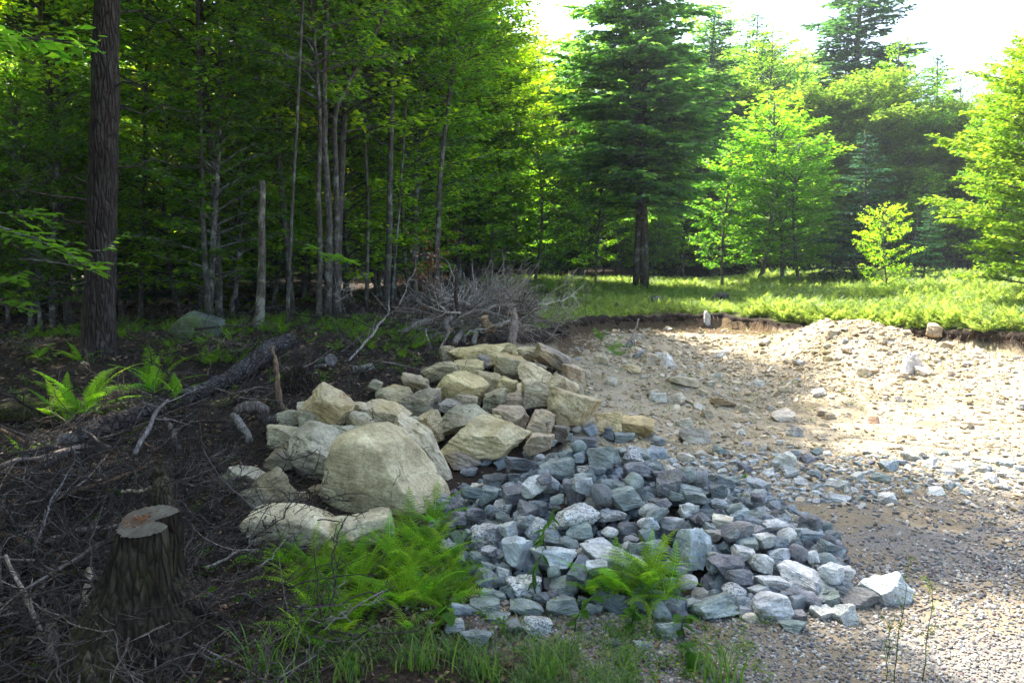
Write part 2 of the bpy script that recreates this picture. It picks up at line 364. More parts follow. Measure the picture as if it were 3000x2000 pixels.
# ------------------------------------------------------------------ rocks
_ico = {}
def ico(sub):
    if sub not in _ico:
        bm = bmesh.new(); bmesh.ops.create_icosphere(bm, subdivisions=sub, radius=1)
        _ico[sub] = (np.array([v.co[:] for v in bm.verts]), np.array([[v.index for v in f.verts] for f in bm.faces])); bm.free()
    return _ico[sub]
def rock(seed, dims, sub=4, kind='block', rough=1.0):
    """a broken stone of full size dims: a polyhedron of random break planes, its edges a little worn, chipped and layered"""
    r = np.random.default_rng(seed); D, F = ico(sub)
    nb = {'block': (6, 5), 'slab': (6, 5), 'wedge': (5, 5), 'round': (0, 26), 'egg': (4, 8)}[kind]
    ax = np.array([[1, 0, 0], [-1, 0, 0], [0, 1, 0], [0, -1, 0], [0, 0, 1], [0, 0, -1.]])[:nb[0]]
    pl = []
    tilt = {'wedge': .42}.get(kind, .24)
    for a in ax: d = a + r.normal(0, tilt, 3); pl.append((d / np.linalg.norm(d), r.uniform(.62, .82)))
    for i in range(nb[1]):
        d = r.normal(size=3); d /= np.linalg.norm(d); pl.append((d, r.uniform(.70, .95) if kind not in ('round', 'egg') else r.uniform(.84, 1.0)))
    Nn = np.array([p[0] for p in pl]); dd = np.array([p[1] for p in pl])
    c = np.maximum(D @ Nn.T, 1e-3); R = dd / c; pw = {'round': 7, 'egg': 30}.get(kind, 90)
    R = np.hstack([R, np.full((len(D), 1), 1.35 if kind not in ('round', 'egg') else 1.1)])
    rad = (R ** -pw).sum(1) ** (-1 / pw); V = D * rad[:, None]
    if kind not in ('round', 'egg'):
        # a bite or two broken out of the edges
        for i in range(3):
            d = r.normal(size=3); d /= np.linalg.norm(d); h = V @ d; t = h.max() * r.uniform(.80, .93); m = h > t; V[m] -= np.outer((h[m] - t) * .9, d)
    ext = V.max(0) - V.min(0); V = (V - (V.max(0) + V.min(0)) / 2) / ext * np.asarray(dims)
    s = float(np.mean(dims)); dirn = V / (np.linalg.norm(V, axis=1)[:, None] + 1e-9)
    w1 = Waves(seed + 1, 3, 3, 5.0 / s, 6, .5); w2 = Waves(seed + 2, 3, 3, 16.0 / s, 7, .6)
    st = V @ np.array([[1, 0, .3], [0, 1, .15], [0, 0, 1.]]); st[:, 2] *= 3.6; w3 = Waves(seed + 3, 3, 3, 6.0 / s, 6, .6)
    amp = {'round': .3, 'egg': .8}.get(kind, 1.0) * rough
    a = w1(V); b = w2(V); c = w3(st); c = np.sign(c) * np.abs(c) ** .45
    V = V + dirn * s * amp * (.030 * a + .017 * b + (.022 if kind not in ('egg', 'round') else .004) * c)[:, None]
    return V, F
# ------------------------------------------------------------------ the tan boulders (pixel centre, visible size, distance, roll, form, tone, label)
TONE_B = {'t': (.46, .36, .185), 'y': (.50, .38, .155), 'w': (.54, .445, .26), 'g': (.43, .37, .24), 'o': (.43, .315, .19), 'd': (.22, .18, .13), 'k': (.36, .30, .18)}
BOULDERS = [
 (1122,1392,350,240,5.00,9,'egg','t','largest boulder, smooth rounded and tan with a dark hollow beneath its left side'),
 (958,1328,205,142,5.40,12,'block','g','grey-topped square boulder leaning against the left side of the largest boulder'),
 (1240,1325,215,120,5.45,36,'slab','w','pale rough slab sloping down behind the right shoulder of the largest boulder'),
 (845,1280,108,72,5.65,-4,'block','w','pale blocky stone at the left end of the boulder pile, above the slash'),
 (914,1226,84,80,5.85,6,'block','g','grey-green upright stone under the leaf-littered top boulder on the left'),
 (855,1224,72,56,6.00,-12,'wedge','k','brownish wedge stone at the upper left corner of the boulder pile'),
 (972,1185,128,94,5.85,18,'block','t','flat-topped tan boulder perched on the left with rusty leaf litter on it'),
 (1048,1240,82,66,5.75,32,'egg','k','small mottled brown stone tilting right beside the leaf-littered boulder'),
 (1054,1200,46,42,6.05,20,'block','w','small pale stone tucked behind the leaf-littered boulder'),
 (1130,1222,122,74,6.05,8,'block','w','broad pale boulder between the leaf-littered boulder and the long dark slab'),
 (1192,1240,52,44,6.00,10,'block','k','small brown stone under the right end of the broad pale boulder'),
 (1162,1165,108,62,6.65,-6,'block','k','rough mottled boulder on the left slope below the pale wedge'),
 (1226,1130,98,54,7.00,24,'wedge','t','sharp-edged tan wedge with its pale face sloping down to the right'),
 (1238,1186,106,84,6.50,-8,'block','k','brown-streaked boulder left of the chunky yellow boulder'),
 (1288,1092,104,50,7.40,-20,'slab','t','thin leaning slab at the upper left edge of the boulder pile'),
 (1342,1148,138,106,6.75,14,'block','y','chunky yellow-ochre boulder in the middle of the boulder pile'),
 (1415,1040,188,60,8.00,-2,'slab','y','long flat yellow slab lying on the very top of the boulder pile'),
 (1310,1040,42,54,8.15,0,'block','k','small shaded stone at the left end of the long top slab'),
 (1418,1058,42,34,7.75,10,'block','d','small dark stone in front of the middle of the long top slab'),
 (1376,1081,84,42,7.45,8,'block','y','flat-faced ochre stone just below the long top slab'),
 (1428,1124,96,72,7.05,4,'block','t','pointed tan boulder right of the chunky yellow boulder'),
 (1508,1082,112,68,7.50,14,'block','t','rounded cream boulder below the right end of the long top slab'),
 (1452,1172,72,58,6.70,-14,'block','k','small angular stone resting above the long dark slab'),
 (1358,1230,186,58,6.15,-7,'slab','k','long dark slab with an upturned right end lying over a pale slab'),
 (1258,1248,84,92,6.05,-8,'wedge','w','upright pale wedge under the left end of the long dark slab'),
 (1412,1290,262,92,5.85,-4,'slab','t','broad grey-ended slab at the foot of the pile beneath the long dark slab'),
 (1580,1238,82,76,6.15,6,'block','o','rust-brown stone right of the broad grey-ended slab'),
 (1584,1298,78,62,5.80,-10,'block','o','lower brown stone touching the grey stone pile'),
 (1496,1222,98,60,6.35,8,'block','o','reddish-brown cracked stone above the broad grey-ended slab'),
 (1676,1196,150,100,6.50,26,'block','t','big tilted tan boulder at the right shoulder of the boulder pile'),
 (1648,1138,86,62,6.85,30,'block','w','pale block forming the upper left end behind the big tilted boulder'),
 (1570,1160,84,94,6.85,10,'block','w','pale upright stone left of the big tilted boulder'),
 (1576,1110,124,60,7.15,16,'wedge','t','sunlit cream stone with a shaded underside near the top right'),
 (1502,1178,76,50,6.75,-20,'block','o','orange-stained stone in the centre right of the boulder pile'),
 (1622,1050,112,56,7.75,22,'block','d','dark grey-brown weathered boulder at the upper right of the pile'),
 (1680,1092,70,36,7.35,24,'slab','o','brown flat stone sliding off the upper right of the pile'),
 (1548,1034,64,36,8.05,4,'block','t','small cream stone touching the right end of the long top slab'),
 (1782,1230,80,60,6.75,10,'block','y','round-cornered ochre boulder right of the big tilted boulder'),
 (1858,1250,108,50,6.80,8,'block','y','low cream boulder at the far right foot of the boulder pile'),
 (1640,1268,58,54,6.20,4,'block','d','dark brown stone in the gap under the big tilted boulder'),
 (1748,1252,56,36,6.60,0,'block','k','small olive stone under the round-cornered ochre boulder'),
 (1530,1150,60,48,6.95,0,'block','t','small tan stone wedged in the middle of the upper pile'),
 (1484,1134,54,46,6.95,20,'block','y','small ochre stone right of the pointed tan boulder'),
 (1450,1238,54,48,6.30,0,'wedge','t','small stone under the upturned end of the long dark slab'),
 (860,1545,252,122,4.36,10,'egg','w','low pale boulder with brown soil on it at the front left of the pile'),
 (1042,1578,232,118,4.32,-14,'slab','w','low pale boulder partly hidden behind the lacy ferns'),
 (788,1458,152,118,4.80,-26,'slab','k','olive-brown tilted slab in shade left of the dark hollow'),
 (707,1407,130,66,4.95,8,'block','g','lone white-topped grey block at the far left of the boulders'),
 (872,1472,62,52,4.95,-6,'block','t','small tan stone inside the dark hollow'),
 (950,1462,100,80,5.10,-6,'block','d','dark shaded block deep in the hollow under the largest boulder'),  # dark tone carries the shade of the hollow
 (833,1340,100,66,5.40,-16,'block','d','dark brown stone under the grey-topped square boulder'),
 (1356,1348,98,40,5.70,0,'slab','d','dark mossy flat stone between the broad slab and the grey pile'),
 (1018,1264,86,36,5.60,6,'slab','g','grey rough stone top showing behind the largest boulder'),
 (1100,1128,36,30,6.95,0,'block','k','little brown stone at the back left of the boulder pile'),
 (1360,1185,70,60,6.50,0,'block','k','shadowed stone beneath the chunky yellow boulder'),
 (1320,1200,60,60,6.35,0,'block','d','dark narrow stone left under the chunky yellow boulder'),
]
boulder_list = []
for i, (u, v, w, h, D, roll, kind, tone, label) in enumerate(BOULDERS):
    c = at(u, v, D + px(w, D) * .12); W, H = px(w, D) * 1.14, px(h, D) * 1.12
    dep = .5 * (W + H) * (1.05 if kind != 'slab' else .95)
    boulder_list.append((c, W, dep, H, roll, kind, tone, label, w))
    CORE.append((c.x, c.y + dep * .1, c.z - H * .56, max(W, dep) * .55))

def build_ground():
    th = np.concatenate([np.radians(np.linspace(-178, -44, 70)), np.radians(np.linspace(-43.7, 43.7, 470)), np.radians(np.linspace(44, 178, 70))])
    rr = np.concatenate([[0.02, .5, 1.0, 1.4], np.geomspace(1.7, 20, 400), np.geomspace(20.6, 420, 70)])
    T, R = np.meshgrid(th, rr); X = (np.sin(T) * R).ravel(); Y = (np.cos(T) * R).ravel()
    Z = ground(X, Y); _, d = base_ground(X, Y); P = np.stack([X, Y], 1); cl = poly_sd(P, CLEAR)
    nr, nt = len(rr), len(th); i = np.arange(nr - 1)[:, None] * nt; j = np.arange(nt - 1)[None, :]
    F = np.stack([i + j, i + nt + j, i + nt + j + 1, i + j + 1], -1).reshape(-1, 4)
    # close the seam behind the camera
    k = np.arange(nr - 1) * nt; F = np.vstack([F, np.stack([k + nt - 1, k + nt + nt - 1, k + nt, k], -1)])
    tan = smooth(-.02, .15, d) * smooth(-.9, .2, X - (8.8 - Y) * .22)
    grav = smooth(6.9, 5.6, Y + X * .05 + .4 * W_big(P) * 3) * smooth(-.3, .6, X + .3 + .2 * W_mid(P) - np.clip(3.2 - Y, 0, 2) * 1.1)
    mead = smooth(.0, -.25, d) * smooth(-.4, .8, cl) * smooth(-.5, 1.0, X + (14 - Y) * .02)
    soil = smooth(-.02, .05, d) * smooth(.75, .25, d) * smooth(.2, .9, X) * smooth(4.6, 3.8, X) 
    core = np.clip(Z - base_ground(X, Y)[0], 0, 1) * (Y < 9)
    tan = tan * (1 - smooth(.05, .15, core) * smooth(.8, .2, X)) * (1 - smooth(.0, .05, gheap(X, Y))); grav = grav * (1 - smooth(.0, .05, gheap(X, Y)))  # dark soil colour under both heaps, also deepening shade in their gaps
    A = np.stack([tan, mead, soil, grav], 1)
    me = mesh_of('ground', np.stack([X, Y, Z], 1), F, M_ground, {'zone': ('FLOAT_COLOR', 'POINT', A)}, True)
    put('ground', me, kind='structure')
build_ground()

for i, (c, W, dep, H, roll, kind, tone, label, wpx) in enumerate(boulder_list):
    r = np.random.default_rng(900 + i); sub = 6 if wpx > 150 else 5
    V, F = rock(1000 + i * 17, (W, dep, H), sub, kind, 1.0)
    if i == 0:      # the giant: a high left shoulder, swelling belly and a low right toe
        up = smooth(-.05, .3, V[:, 2] / H); V[:, 2] += .05 * H / .6 * np.exp(-((V[:, 0] + .09) / .13) ** 2) * up
        V[:, 2] -= up * .22 * H * smooth(.1, .5, V[:, 0] / W); V[:, 0] *= 1 - .10 * smooth(0, .5, V[:, 2] / H)
    me = mesh_of('tan_boulder', V, F, M_boulder, None, False)
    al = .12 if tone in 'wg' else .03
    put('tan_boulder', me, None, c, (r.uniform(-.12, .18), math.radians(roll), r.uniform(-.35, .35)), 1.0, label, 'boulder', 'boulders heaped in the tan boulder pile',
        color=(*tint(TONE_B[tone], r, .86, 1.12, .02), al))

# ------------------------------------------------------------------ the grey stone pile
TONE_G = {'g': ((.18, .22, .20), 'green-grey', .05), 'b': ((.215, .25, .262), 'blue-grey', .05), 'p': ((.125, .125, .135), 'purple-grey', .05), 'd': ((.10, .12, .13), 'dark slate', .02),
          'w': ((.47, .47, .44), 'pale grey', .30), 's': ((.42, .42, .40), 'speckled white and black', .9), 'l': ((.36, .39, .385), 'light blue-grey', .05), 't': ((.42, .38, .30), 'tan', .05)}
KG = ['block'] * 12 + ['slab'] * 4 + ['wedge'] * 4 + ['round'] * 3
GV = []
for i, k in enumerate(KG):
    dm = {'block': (.17, .15, .13), 'slab': (.20, .15, .085), 'wedge': (.18, .14, .12), 'round': (.15, .13, .11)}[k]
    V, F = rock(300 + i * 7, dm, 5, k, 1.0); GV.append((k, dm, mesh_of('grey_stone', V, F, M_grey)))
def pick_variant(kind, r):
    c = [g for g in GV if g[0] == kind]; return c[r.integers(len(c))]
A6 = lambda X, Y: (1250 + X / 1.96, 1200 + Y / 1.96)
A7 = lambda X, Y: (2000 + X / 1.96, 1200 + Y / 1.96)
G6 = """938,140,95,80,b,block;1015,150,125,80,d,block;905,190,140,90,p,block;1135,175,120,70,g,block;1000,265,195,130,g,block,big green-grey block near the top of the grey pile;855,125,70,50,t,round,small tan rounded stone at the very top left of the grey pile
1190,255,190,90,g,slab,long flat green-grey slab at the top right of the grey pile;760,335,200,150,g,block,large green-grey block with a rusty stain at the upper left of the pile;540,320,175,110,p,block;690,430,155,120,l,wedge,light blue-grey pointed stone in the upper middle of the grey pile;530,480,185,110,p,block,dark purple-grey block lying left of the pointed light stone
400,400,150,80,p,slab;370,490,100,115,g,block;850,470,120,180,p,slab,tall dark purple-grey slab leaning left above the tan egg-shaped stone;915,400,130,75,g,block;1220,345,170,105,p,block;1190,420,110,130,g,round,smooth rounded green-grey stone standing upright in the upper right of the pile;1070,440,160,90,g,slab;1130,520,240,140,g,block,broad green-grey block in the centre right of the grey pile
950,522,82,92,t,round,smooth tan egg-shaped stone in the middle of the grey pile;860,610,255,150,s,wedge,large speckled triangular stone in the centre of the grey pile;435,565,105,95,s,block,speckled stone with a moss tuft on the left side of the grey pile;275,605,120,90,p,block;640,565,110,100,d,block;335,730,175,150,s,block,coarse speckled block at the left edge of the grey pile;575,650,115,110,l,block;475,690,105,110,w,block
515,830,165,190,l,slab,large smooth blue-grey disc standing at the lower left of the pile;735,860,255,130,l,slab,large flat blue-grey slab beside the standing disc;880,700,150,100,g,block,dark green-grey block under the large speckled triangular stone;980,770,165,80,w,wedge;1045,615,115,90,s,block;1160,690,120,105,p,block,dark purple-grey block right of the pale pointed stones;1050,705,100,70,w,round;1280,575,130,75,w,round;1400,660,150,80,w,slab;1250,650,85,70,w,round;1265,720,95,85,g,block
1310,790,110,100,b,block;1215,800,80,120,g,wedge;1390,430,140,150,p,block,tall dark purple-grey block at the right shoulder of the grey pile;1490,380,120,110,g,round;1500,480,140,110,g,block;1080,890,390,150,w,slab,long pale slab behind the right-hand fern;440,940,90,110,w,wedge;565,1030,205,150,s,block,large speckled block above the front row on the left
790,1020,165,110,g,block;390,1080,155,70,g,slab;330,1160,165,105,g,block,striped green-grey block at the lower left foot of the pile;210,1170,140,100,b,wedge;570,1160,185,100,g,block;775,1150,215,130,g,block,broad green-grey block in the front row left of the fern;505,1265,125,90,b,block;640,1268,170,130,s,block,white granite block sticking out at the front of the pile
165,1255,115,90,w,block;290,1345,190,90,b,slab,blue-grey slab lying tilted in the grass at the lower left;410,1215,140,55,g,slab;1380,1285,170,130,g,wedge,lone pointed green-grey stone standing in the herbs in front of the pile;1075,1355,95,60,p,block,small dark purple stone in the herbs in front of the pile;1240,1370,115,45,b,slab,small flat blue-grey stone in the herbs in front of the pile;250,720,90,80,g,block;300,860,120,90,g,block
350,910,90,60,g,slab;680,240,110,80,w,block;590,270,80,60,p,block;430,330,90,70,b,block;330,310,90,60,b,block;240,370,90,60,p,block;260,480,120,90,g,block;700,690,110,90,s,block;820,770,120,80,g,block;890,820,70,70,t,round;1150,790,60,90,w,wedge;1290,860,100,80,p,block;800,270,90,70,g,block;1320,270,130,90,b,block;1290,330,110,60,g,slab;1050,90,60,40,d,block;880,270,80,70,b,block;750,520,80,60,g,block
985,350,90,60,d,block;1095,610,90,70,w,block;1340,540,120,60,p,slab;1440,500,90,60,g,block;1500,580,100,90,w,block;1350,380,110,70,p,block;640,720,90,80,b,block;200,640,90,60,p,block;440,620,90,60,g,block;960,850,110,70,w,block;700,150,90,50,w,block;800,180,80,55,g,block;1185,110,90,60,b,block;1260,150,90,60,g,block;1330,200,80,70,b,block"""
G7 = """200,470,105,100,d,block,black upright block on the right shoulder of the grey pile;305,575,118,80,g,block;100,630,120,70,p,slab;45,580,92,92,w,wedge;300,705,175,130,p,block,large purple-blue block on the right slope of the pile;75,790,165,275,b,slab,great striped blue-grey slab standing upright in the middle right of the pile;150,690,60,90,g,block;470,755,120,120,w,block;365,770,120,85,g,block;345,825,112,95,w,block;455,885,138,135,w,block,squarish pale green-grey block on the right slope
550,840,120,95,l,block;660,830,115,125,p,round,rounded purple-brown stone high on the right slope of the pile;250,905,195,110,p,slab;820,860,125,90,g,round;720,715,150,75,b,block,wide blue-grey stone lying behind the right slope;700,980,315,145,w,wedge,largest pale wedge with a dark broken face on the right slope;525,990,225,80,w,slab,long white flat stone on the lower right slope;885,955,205,105,w,slab;680,1085,210,135,p,block,dark purple-grey block under the largest pale wedge
295,1045,142,95,s,round,round black-and-white speckled stone near the right-hand front row;200,1135,285,155,g,block,biggest green-grey block in the front row;505,1142,255,185,w,block,biggest white block in the front row;990,1105,195,125,p,block,purple-grey block left of the outermost slab;845,1095,95,110,g,block;1165,1080,255,190,l,slab,outermost large pale slab with a rusty stain at the right end of the pile;800,1188,142,90,w,block;930,1205,152,138,w,block,white angular block in front of the purple-grey one
390,1200,92,65,t,round,small tan rounded cobble between the two biggest front blocks;660,1195,90,75,p,block;630,1268,158,66,g,slab,low green-grey stone lying in front of the biggest white block;30,990,112,90,w,round;95,1060,100,70,t,round;450,1040,150,60,w,block;915,1055,85,100,p,block;565,760,90,80,b,block;400,640,120,60,b,slab;520,660,140,70,w,block;620,710,110,60,g,block;740,850,80,80,w,block;210,540,90,70,b,block;330,600,120,80,b,block;230,640,120,80,t,block;60,500,130,90,g,block;330,960,150,110,p,block;170,840,80,70,t,block;180,900,80,70,b,block;60,1110,110,50,w,block;350,1110,80,90,b,block;780,1050,100,80,g,block;150,800,80,50,w,block;590,900,100,70,b,block;420,700,90,60,p,block;640,760,80,60,g,block"""
HMX, HMY, HRES = -1.0, 2.9, .02
_gx = np.arange(HMX, 2.6, HRES); _gy = np.arange(HMY, 6.9, HRES); GX, GY = np.meshgrid(_gx, _gy)
HM = ground(GX.ravel(), GY.ravel()).reshape(GX.shape)
TARGET = base_ground(GX.ravel(), GY.ravel())[0].reshape(GX.shape) + gheap(GX, GY)
def stamp(x, y, z, a, b, c, yaw):
    """raise the height map to the top of a stone"""
    cs, sn = math.cos(yaw), math.sin(yaw); dx, dy = GX - x, GY - y
    q = ((dx * cs + dy * sn) / a) ** 2 + ((-dx * sn + dy * cs) / b) ** 2; m = q < 1
    HM[m] = np.maximum(HM[m], z + c * np.sqrt(1 - q[m]) * .9)
stones = []     # world x, y, z, half sizes, yaw, tone, label
hs = lambda X, Y: np.clip(gheap(X, Y), 0, 9) - np.clip(gheap(X, Y) - .10, 0, 9)
gl_count = 0
for src, fn in ((G6, A6), (G7, A7)):
    for rec in src.replace('\n', ';').split(';'):
        f = rec.split(','); X, Y, w, h = map(float, f[:4]); tone, kind = f[4], f[5]; label = ','.join(f[6:]).strip() if len(f) > 6 else None
        u, v = fn(X, Y); w /= 1.96; h /= 1.96
        p = hit(u, v + h * .12, hs); D = p.y; r = np.random.default_rng(5000 + gl_count); gl_count += 1
        k, dm, me = pick_variant(kind, r); W = px(w, D) * 1.08; H = px(h, D) * .96; dep = .5 * (W + H) * r.uniform(.9, 1.1)
        lift = .0 if gheap(np.array([p.x]), np.array([p.y]))[0] > .02 else H * .30
        d = ray(u, v); c = Vector((0, 0, CAMZ)) + d * ((D + dep * .1) / d.y); c.z = max(c.z, gz(c.x, c.y) + H * .22)
        yaw = r.uniform(-.4, .4); roll = r.uniform(-.25, .25)
        o = put('grey_stone', me, None, c, (r.uniform(-.2, .25), roll, yaw), (W / dm[0], dep / dm[1], H / dm[2]))
        col, tn, al = TONE_G[tone]; o.color = (*tint(col, r, .72, 1.35), al)
        stamp(c.x, c.y, c.z, W * .5, dep * .5, H * .5, yaw)
        stones.append([o, u, v, max(w, h), tn, kind, label])
# fill the gaps, stone by stone, each resting on what lies below it
def fill(nmax, smin, smax, deficit, seed, tries):
    r = np.random.default_rng(seed); made = 0
    inside = np.argwhere((TARGET - HM > deficit) & (gheap(GX, GY) > .015))
    for t in range(tries):
        if made >= nmax: break
        iy, ix = inside[r.integers(len(inside))]
        if TARGET[iy, ix] - HM[iy, ix] < deficit: continue
        x, y = GX[iy, ix], GY[iy, ix]; s = r.uniform(smin, smax); kind = r.choice(['block', 'block', 'block', 'slab', 'wedge', 'round'])
        k, dm, me = pick_variant(kind, r); sc = s / dm[0]; a, b, c = s / 2, dm[1] * sc / 2, dm[2] * sc / 2; yaw = r.uniform(-3.1, 3.1)
        q = ((GX - x) / a) ** 2 + ((GY - y) / b) ** 2; m = q < .8
        z = np.percentile(HM[m], 70) + c * .55
        if z + c > TARGET[iy, ix] + .13: continue
        o = put('grey_stone', me, None, (x, y, z), (r.uniform(-.5, .5), r.uniform(-.5, .5), yaw), sc)
        tone = r.choice(list('ggggbbbbpppddwwlst')); col, tn, al = TONE_G[tone]; o.color = (*tint(col, r, .68, 1.3), al)
        stamp(x, y, z, a, b, c, yaw); made += 1
        d = Vector((x, y, z - CAMZ)); cp, sp = math.cos(PITCH), math.sin(PITCH); f_ = d.y * cp - d.z * sp; up = d.y * sp + d.z * cp
        stones.append([o, 1500 + d.x / f_ * FPX, 1000 - up / f_ * FPX, s / y * FPX, tn, kind, None])
fill(95, .10, .17, .035, 71, 4000); fill(120, .055, .10, .015, 72, 6000)
print('grey stones', len(stones))
marks = [s for s in stones if s[6]]
SH = {'block': 'angular', 'slab': 'flat', 'wedge': 'pointed', 'round': 'rounded'}
for s in stones:
    o, u, v, w, tn, kind, label = s
    if not label:
        mk = min(marks, key=lambda q: (q[1] - u) ** 2 + (q[2] - v) ** 2 * 1.5)
        du, dv = u - mk[1], v - mk[2]
        side = ('right of' if du > 0 else 'left of') if abs(du) > abs(dv) else ('below' if dv > 0 else 'above')
        short = ' '.join(mk[6].split()[:5 if len(mk[6].split()[4]) > 3 else 4])
        size = 'small' if w < 48 else ('mid-sized' if w < 75 else 'large')
        short = mk[6]
        for cut in (' lying', ' standing', ' near', ' with', ' at ', ' in ', ' on ', ' behind', ' beside', ' under', ' leaning', ' above', ' left of', ' right of', ' sticking', ' between'):
            short = short.split(cut)[0]
        label = f'{size} {tn} {SH[kind]} stone {side} the {short}'.replace('right of the big', 'right of the big')
        if len(label.split()) > 16: label = ' '.join(label.split()[:16])
    o['label'] = label; o['category'] = 'stone'; o['group'] = 'stones of the blue-grey stone pile'
# ------------------------------------------------------------------ scattering of uncountable small things
HIDDEN = {}
def source_collection(name, meshes, colors=None):
    c = bpy.data.collections.new(name)
    for i, me in enumerate(meshes):
        o = bpy.data.objects.new(f'{name}_{i:02d}', me); c.objects.link(o)
        if colors: o.color = colors[i]
    return c
def scatter(name, P, rot, scl, pick, src, label, cat, kind='stuff'):
    """one object of kind stuff: small copies on points"""
    me = bpy.data.meshes.new(name); me.vertices.add(len(P)); me.vertices.foreach_set('co', np.asarray(P, np.float32).ravel())
    a = me.attributes.new('rot', 'FLOAT_VECTOR', 'POINT'); a.data.foreach_set('vector', np.asarray(rot, np.float32).ravel())
    a = me.attributes.new('scl', 'FLOAT_VECTOR', 'POINT'); a.data.foreach_set('vector', np.asarray(scl, np.float32).ravel())
    a = me.attributes.new('pick', 'INT', 'POINT'); a.data.foreach_set('value', np.asarray(pick, np.int32))
    o = bpy.data.objects.new(name, me); COL.objects.link(o)
    ng = bpy.data.node_groups.new(name, 'GeometryNodeTree')
    ng.interface.new_socket('Geometry', in_out='INPUT', socket_type='NodeSocketGeometry'); ng.interface.new_socket('Geometry', in_out='OUTPUT', socket_type='NodeSocketGeometry')
    gi = ng.nodes.new('NodeGroupInput'); go = ng.nodes.new('NodeGroupOutput')
    ci = ng.nodes.new('GeometryNodeCollectionInfo'); ci.inputs['Collection'].default_value = src; ci.inputs['Separate Children'].default_value = True; ci.inputs['Reset Children'].default_value = True
    ip = ng.nodes.new('GeometryNodeInstanceOnPoints'); ip.inputs['Pick Instance'].default_value = True
    def na(n_, ty):
        q = ng.nodes.new('GeometryNodeInputNamedAttribute'); q.data_type = ty; q.inputs['Name'].default_value = n_
        return next(s for s in q.outputs if s.enabled and s.name == 'Attribute')
    L = ng.links
    L.new(gi.outputs[0], ip.inputs['Points']); L.new(ci.outputs[0], ip.inputs['Instance'])
    L.new(na('pick', 'INT'), ip.inputs['Instance Index'])
    er = ng.nodes.new('FunctionNodeEulerToRotation'); L.new(na('rot', 'FLOAT_VECTOR'), er.inputs[0]); L.new(er.outputs[0], ip.inputs['Rotation'])
    L.new(na('scl', 'FLOAT_VECTOR'), ip.inputs['Scale']); L.new(ip.outputs[0], go.inputs[0])
    md = o.modifiers.new('scatter', 'NODES'); md.node_group = ng
    o['label'] = label; o['category'] = cat; o['kind'] = kind
    return o
def cone_points(n, ymin, ymax, half=.70, p=1.0, seed=0, xmin=None):
    """points on the floor of the view, denser near the camera"""
    r = np.random.default_rng(seed); y = ymin * (ymax / ymin) ** (r.random(n) ** p); x = r.uniform(-1, 1, n) * (half * y + .3)
    return x, y, r

# gravel --------------------------------------------------------------
pebs = []
for i in range(8):
    V, F = rock(40 + i, (1, .8, .6), 3 if i < 5 else 2, 'round' if i % 2 else 'block', .8); V *= .5
    pebs.append(mesh_of('pebble', V * 2, F, M_gravel, None, True))
S_peb = source_collection('gravel_kinds', pebs)
x, y, r = cone_points(90000, 2.3, 8.2, .78, 1.05, 5)
P2 = np.stack([x, y], 1)
dens = smooth(7.6, 5.4, y + .5 * W_big(P2) * 2) * smooth(-.4, .35, x + .25 - np.clip(3.5 - y, 0, 2) * 1.2 + .25 * W_mid(P2)) * (.12 + 1.1 * smooth(-.15, .35, W_big(P2 * 2.2) + .35 * smooth(4.4, 3.2, y)))
dens *= smooth(.06, .0, gheap(x, y)) * (.25 + .75 * smooth(-.15, .25, W_big(P2 * 1.7 + 5) + .5 * smooth(4.6, 3.4, y)))
k = r.random(len(x)) < dens; x, y = x[k], y[k]; m = len(x)
s = .010 * (1 + 1.2 * r.random(m) ** 2.5) * np.clip(y / 3.2, .8, 1.6); z = ground(x, y) + s * .15
scatter('gravel', np.stack([x, y, z], 1), r.uniform(-3, 3, (m, 3)) * (.25, .25, 1), np.stack([s * r.uniform(.8, 1.3, m), s * r.uniform(.8, 1.2, m), s * r.uniform(.7, 1.1, m)], 1),
        r.integers(0, 8, m), S_peb, 'loose grey and brown gravel covering the ground at the lower right', 'gravel')

x, y = r.uniform(-1, 2.6, 9000), r.uniform(3.1, 6.8, 9000); k = gheap(x, y) > .02; x, y = x[k][:1500], y[k][:1500]; m = len(x); s = r.uniform(.3, .62, m)
S_gs = source_collection('small_grey_kinds', [sg.copy() for sg in (g[2] for g in GV[:12])])
for o_ in S_gs.objects: o_.data.materials[0] = M_smallgrey
scatter('small_grey_stones', np.stack([x, y, ground(x, y) + .02], 1), r.uniform(-3, 3, (m, 3)), np.repeat(s[:, None], 3, 1), r.integers(0, 12, m), S_gs, 'small grey stones filling the gaps of the grey pile', 'stones')

# tan chips and small rubble -------------------------------------------
chips = []
for i in range(8):
    V, F = rock(140 + i, (1, .75, .5), 3, 'block' if i % 2 else 'wedge', 1.0); chips.append(mesh_of('chip', V, F, M_chips, None, False))
S_chip = source_collection('chip_kinds', chips)
x, y, r = cone_points(130000, 4.6, 14.2, .74, .8, 6)
_, d = base_ground(x, y); P2 = np.stack([x, y], 1)
dens = smooth(.08, .4, d) * smooth(-.6, .3, x - (8.6 - y) * .22) * smooth(5.2, 6.6, y + .3 * x) * (.35 + .65 * smooth(-.4, .3, W_mid(P2))) 
dens *= 1 - .6 * smooth(.1, .3, d) * smooth(1.0, .6, d) * (x > .5) * (x < 4.2)
k = r.random(len(x)) < dens; x, y = x[k], y[k]; m = len(x)
s = .013 * np.clip(r.random(m), .02, 1) ** -.42 * np.clip(y / 9, .7, 1.4); s = np.clip(s * 1.15, .012, .10); z = ground(x, y) + s * .12
scatter('rubble', np.stack([x, y, z], 1), r.uniform(-3, 3, (m, 3)) * (.2, .2, 1), np.stack([s * r.uniform(.8, 1.5, m), s * r.uniform(.8, 1.3, m), s * r.uniform(.5, 1.0, m)], 1),
        r.integers(0, 8, m), S_chip, 'small tan stone chips strewn over the floor and slope of the pit', 'rubble')

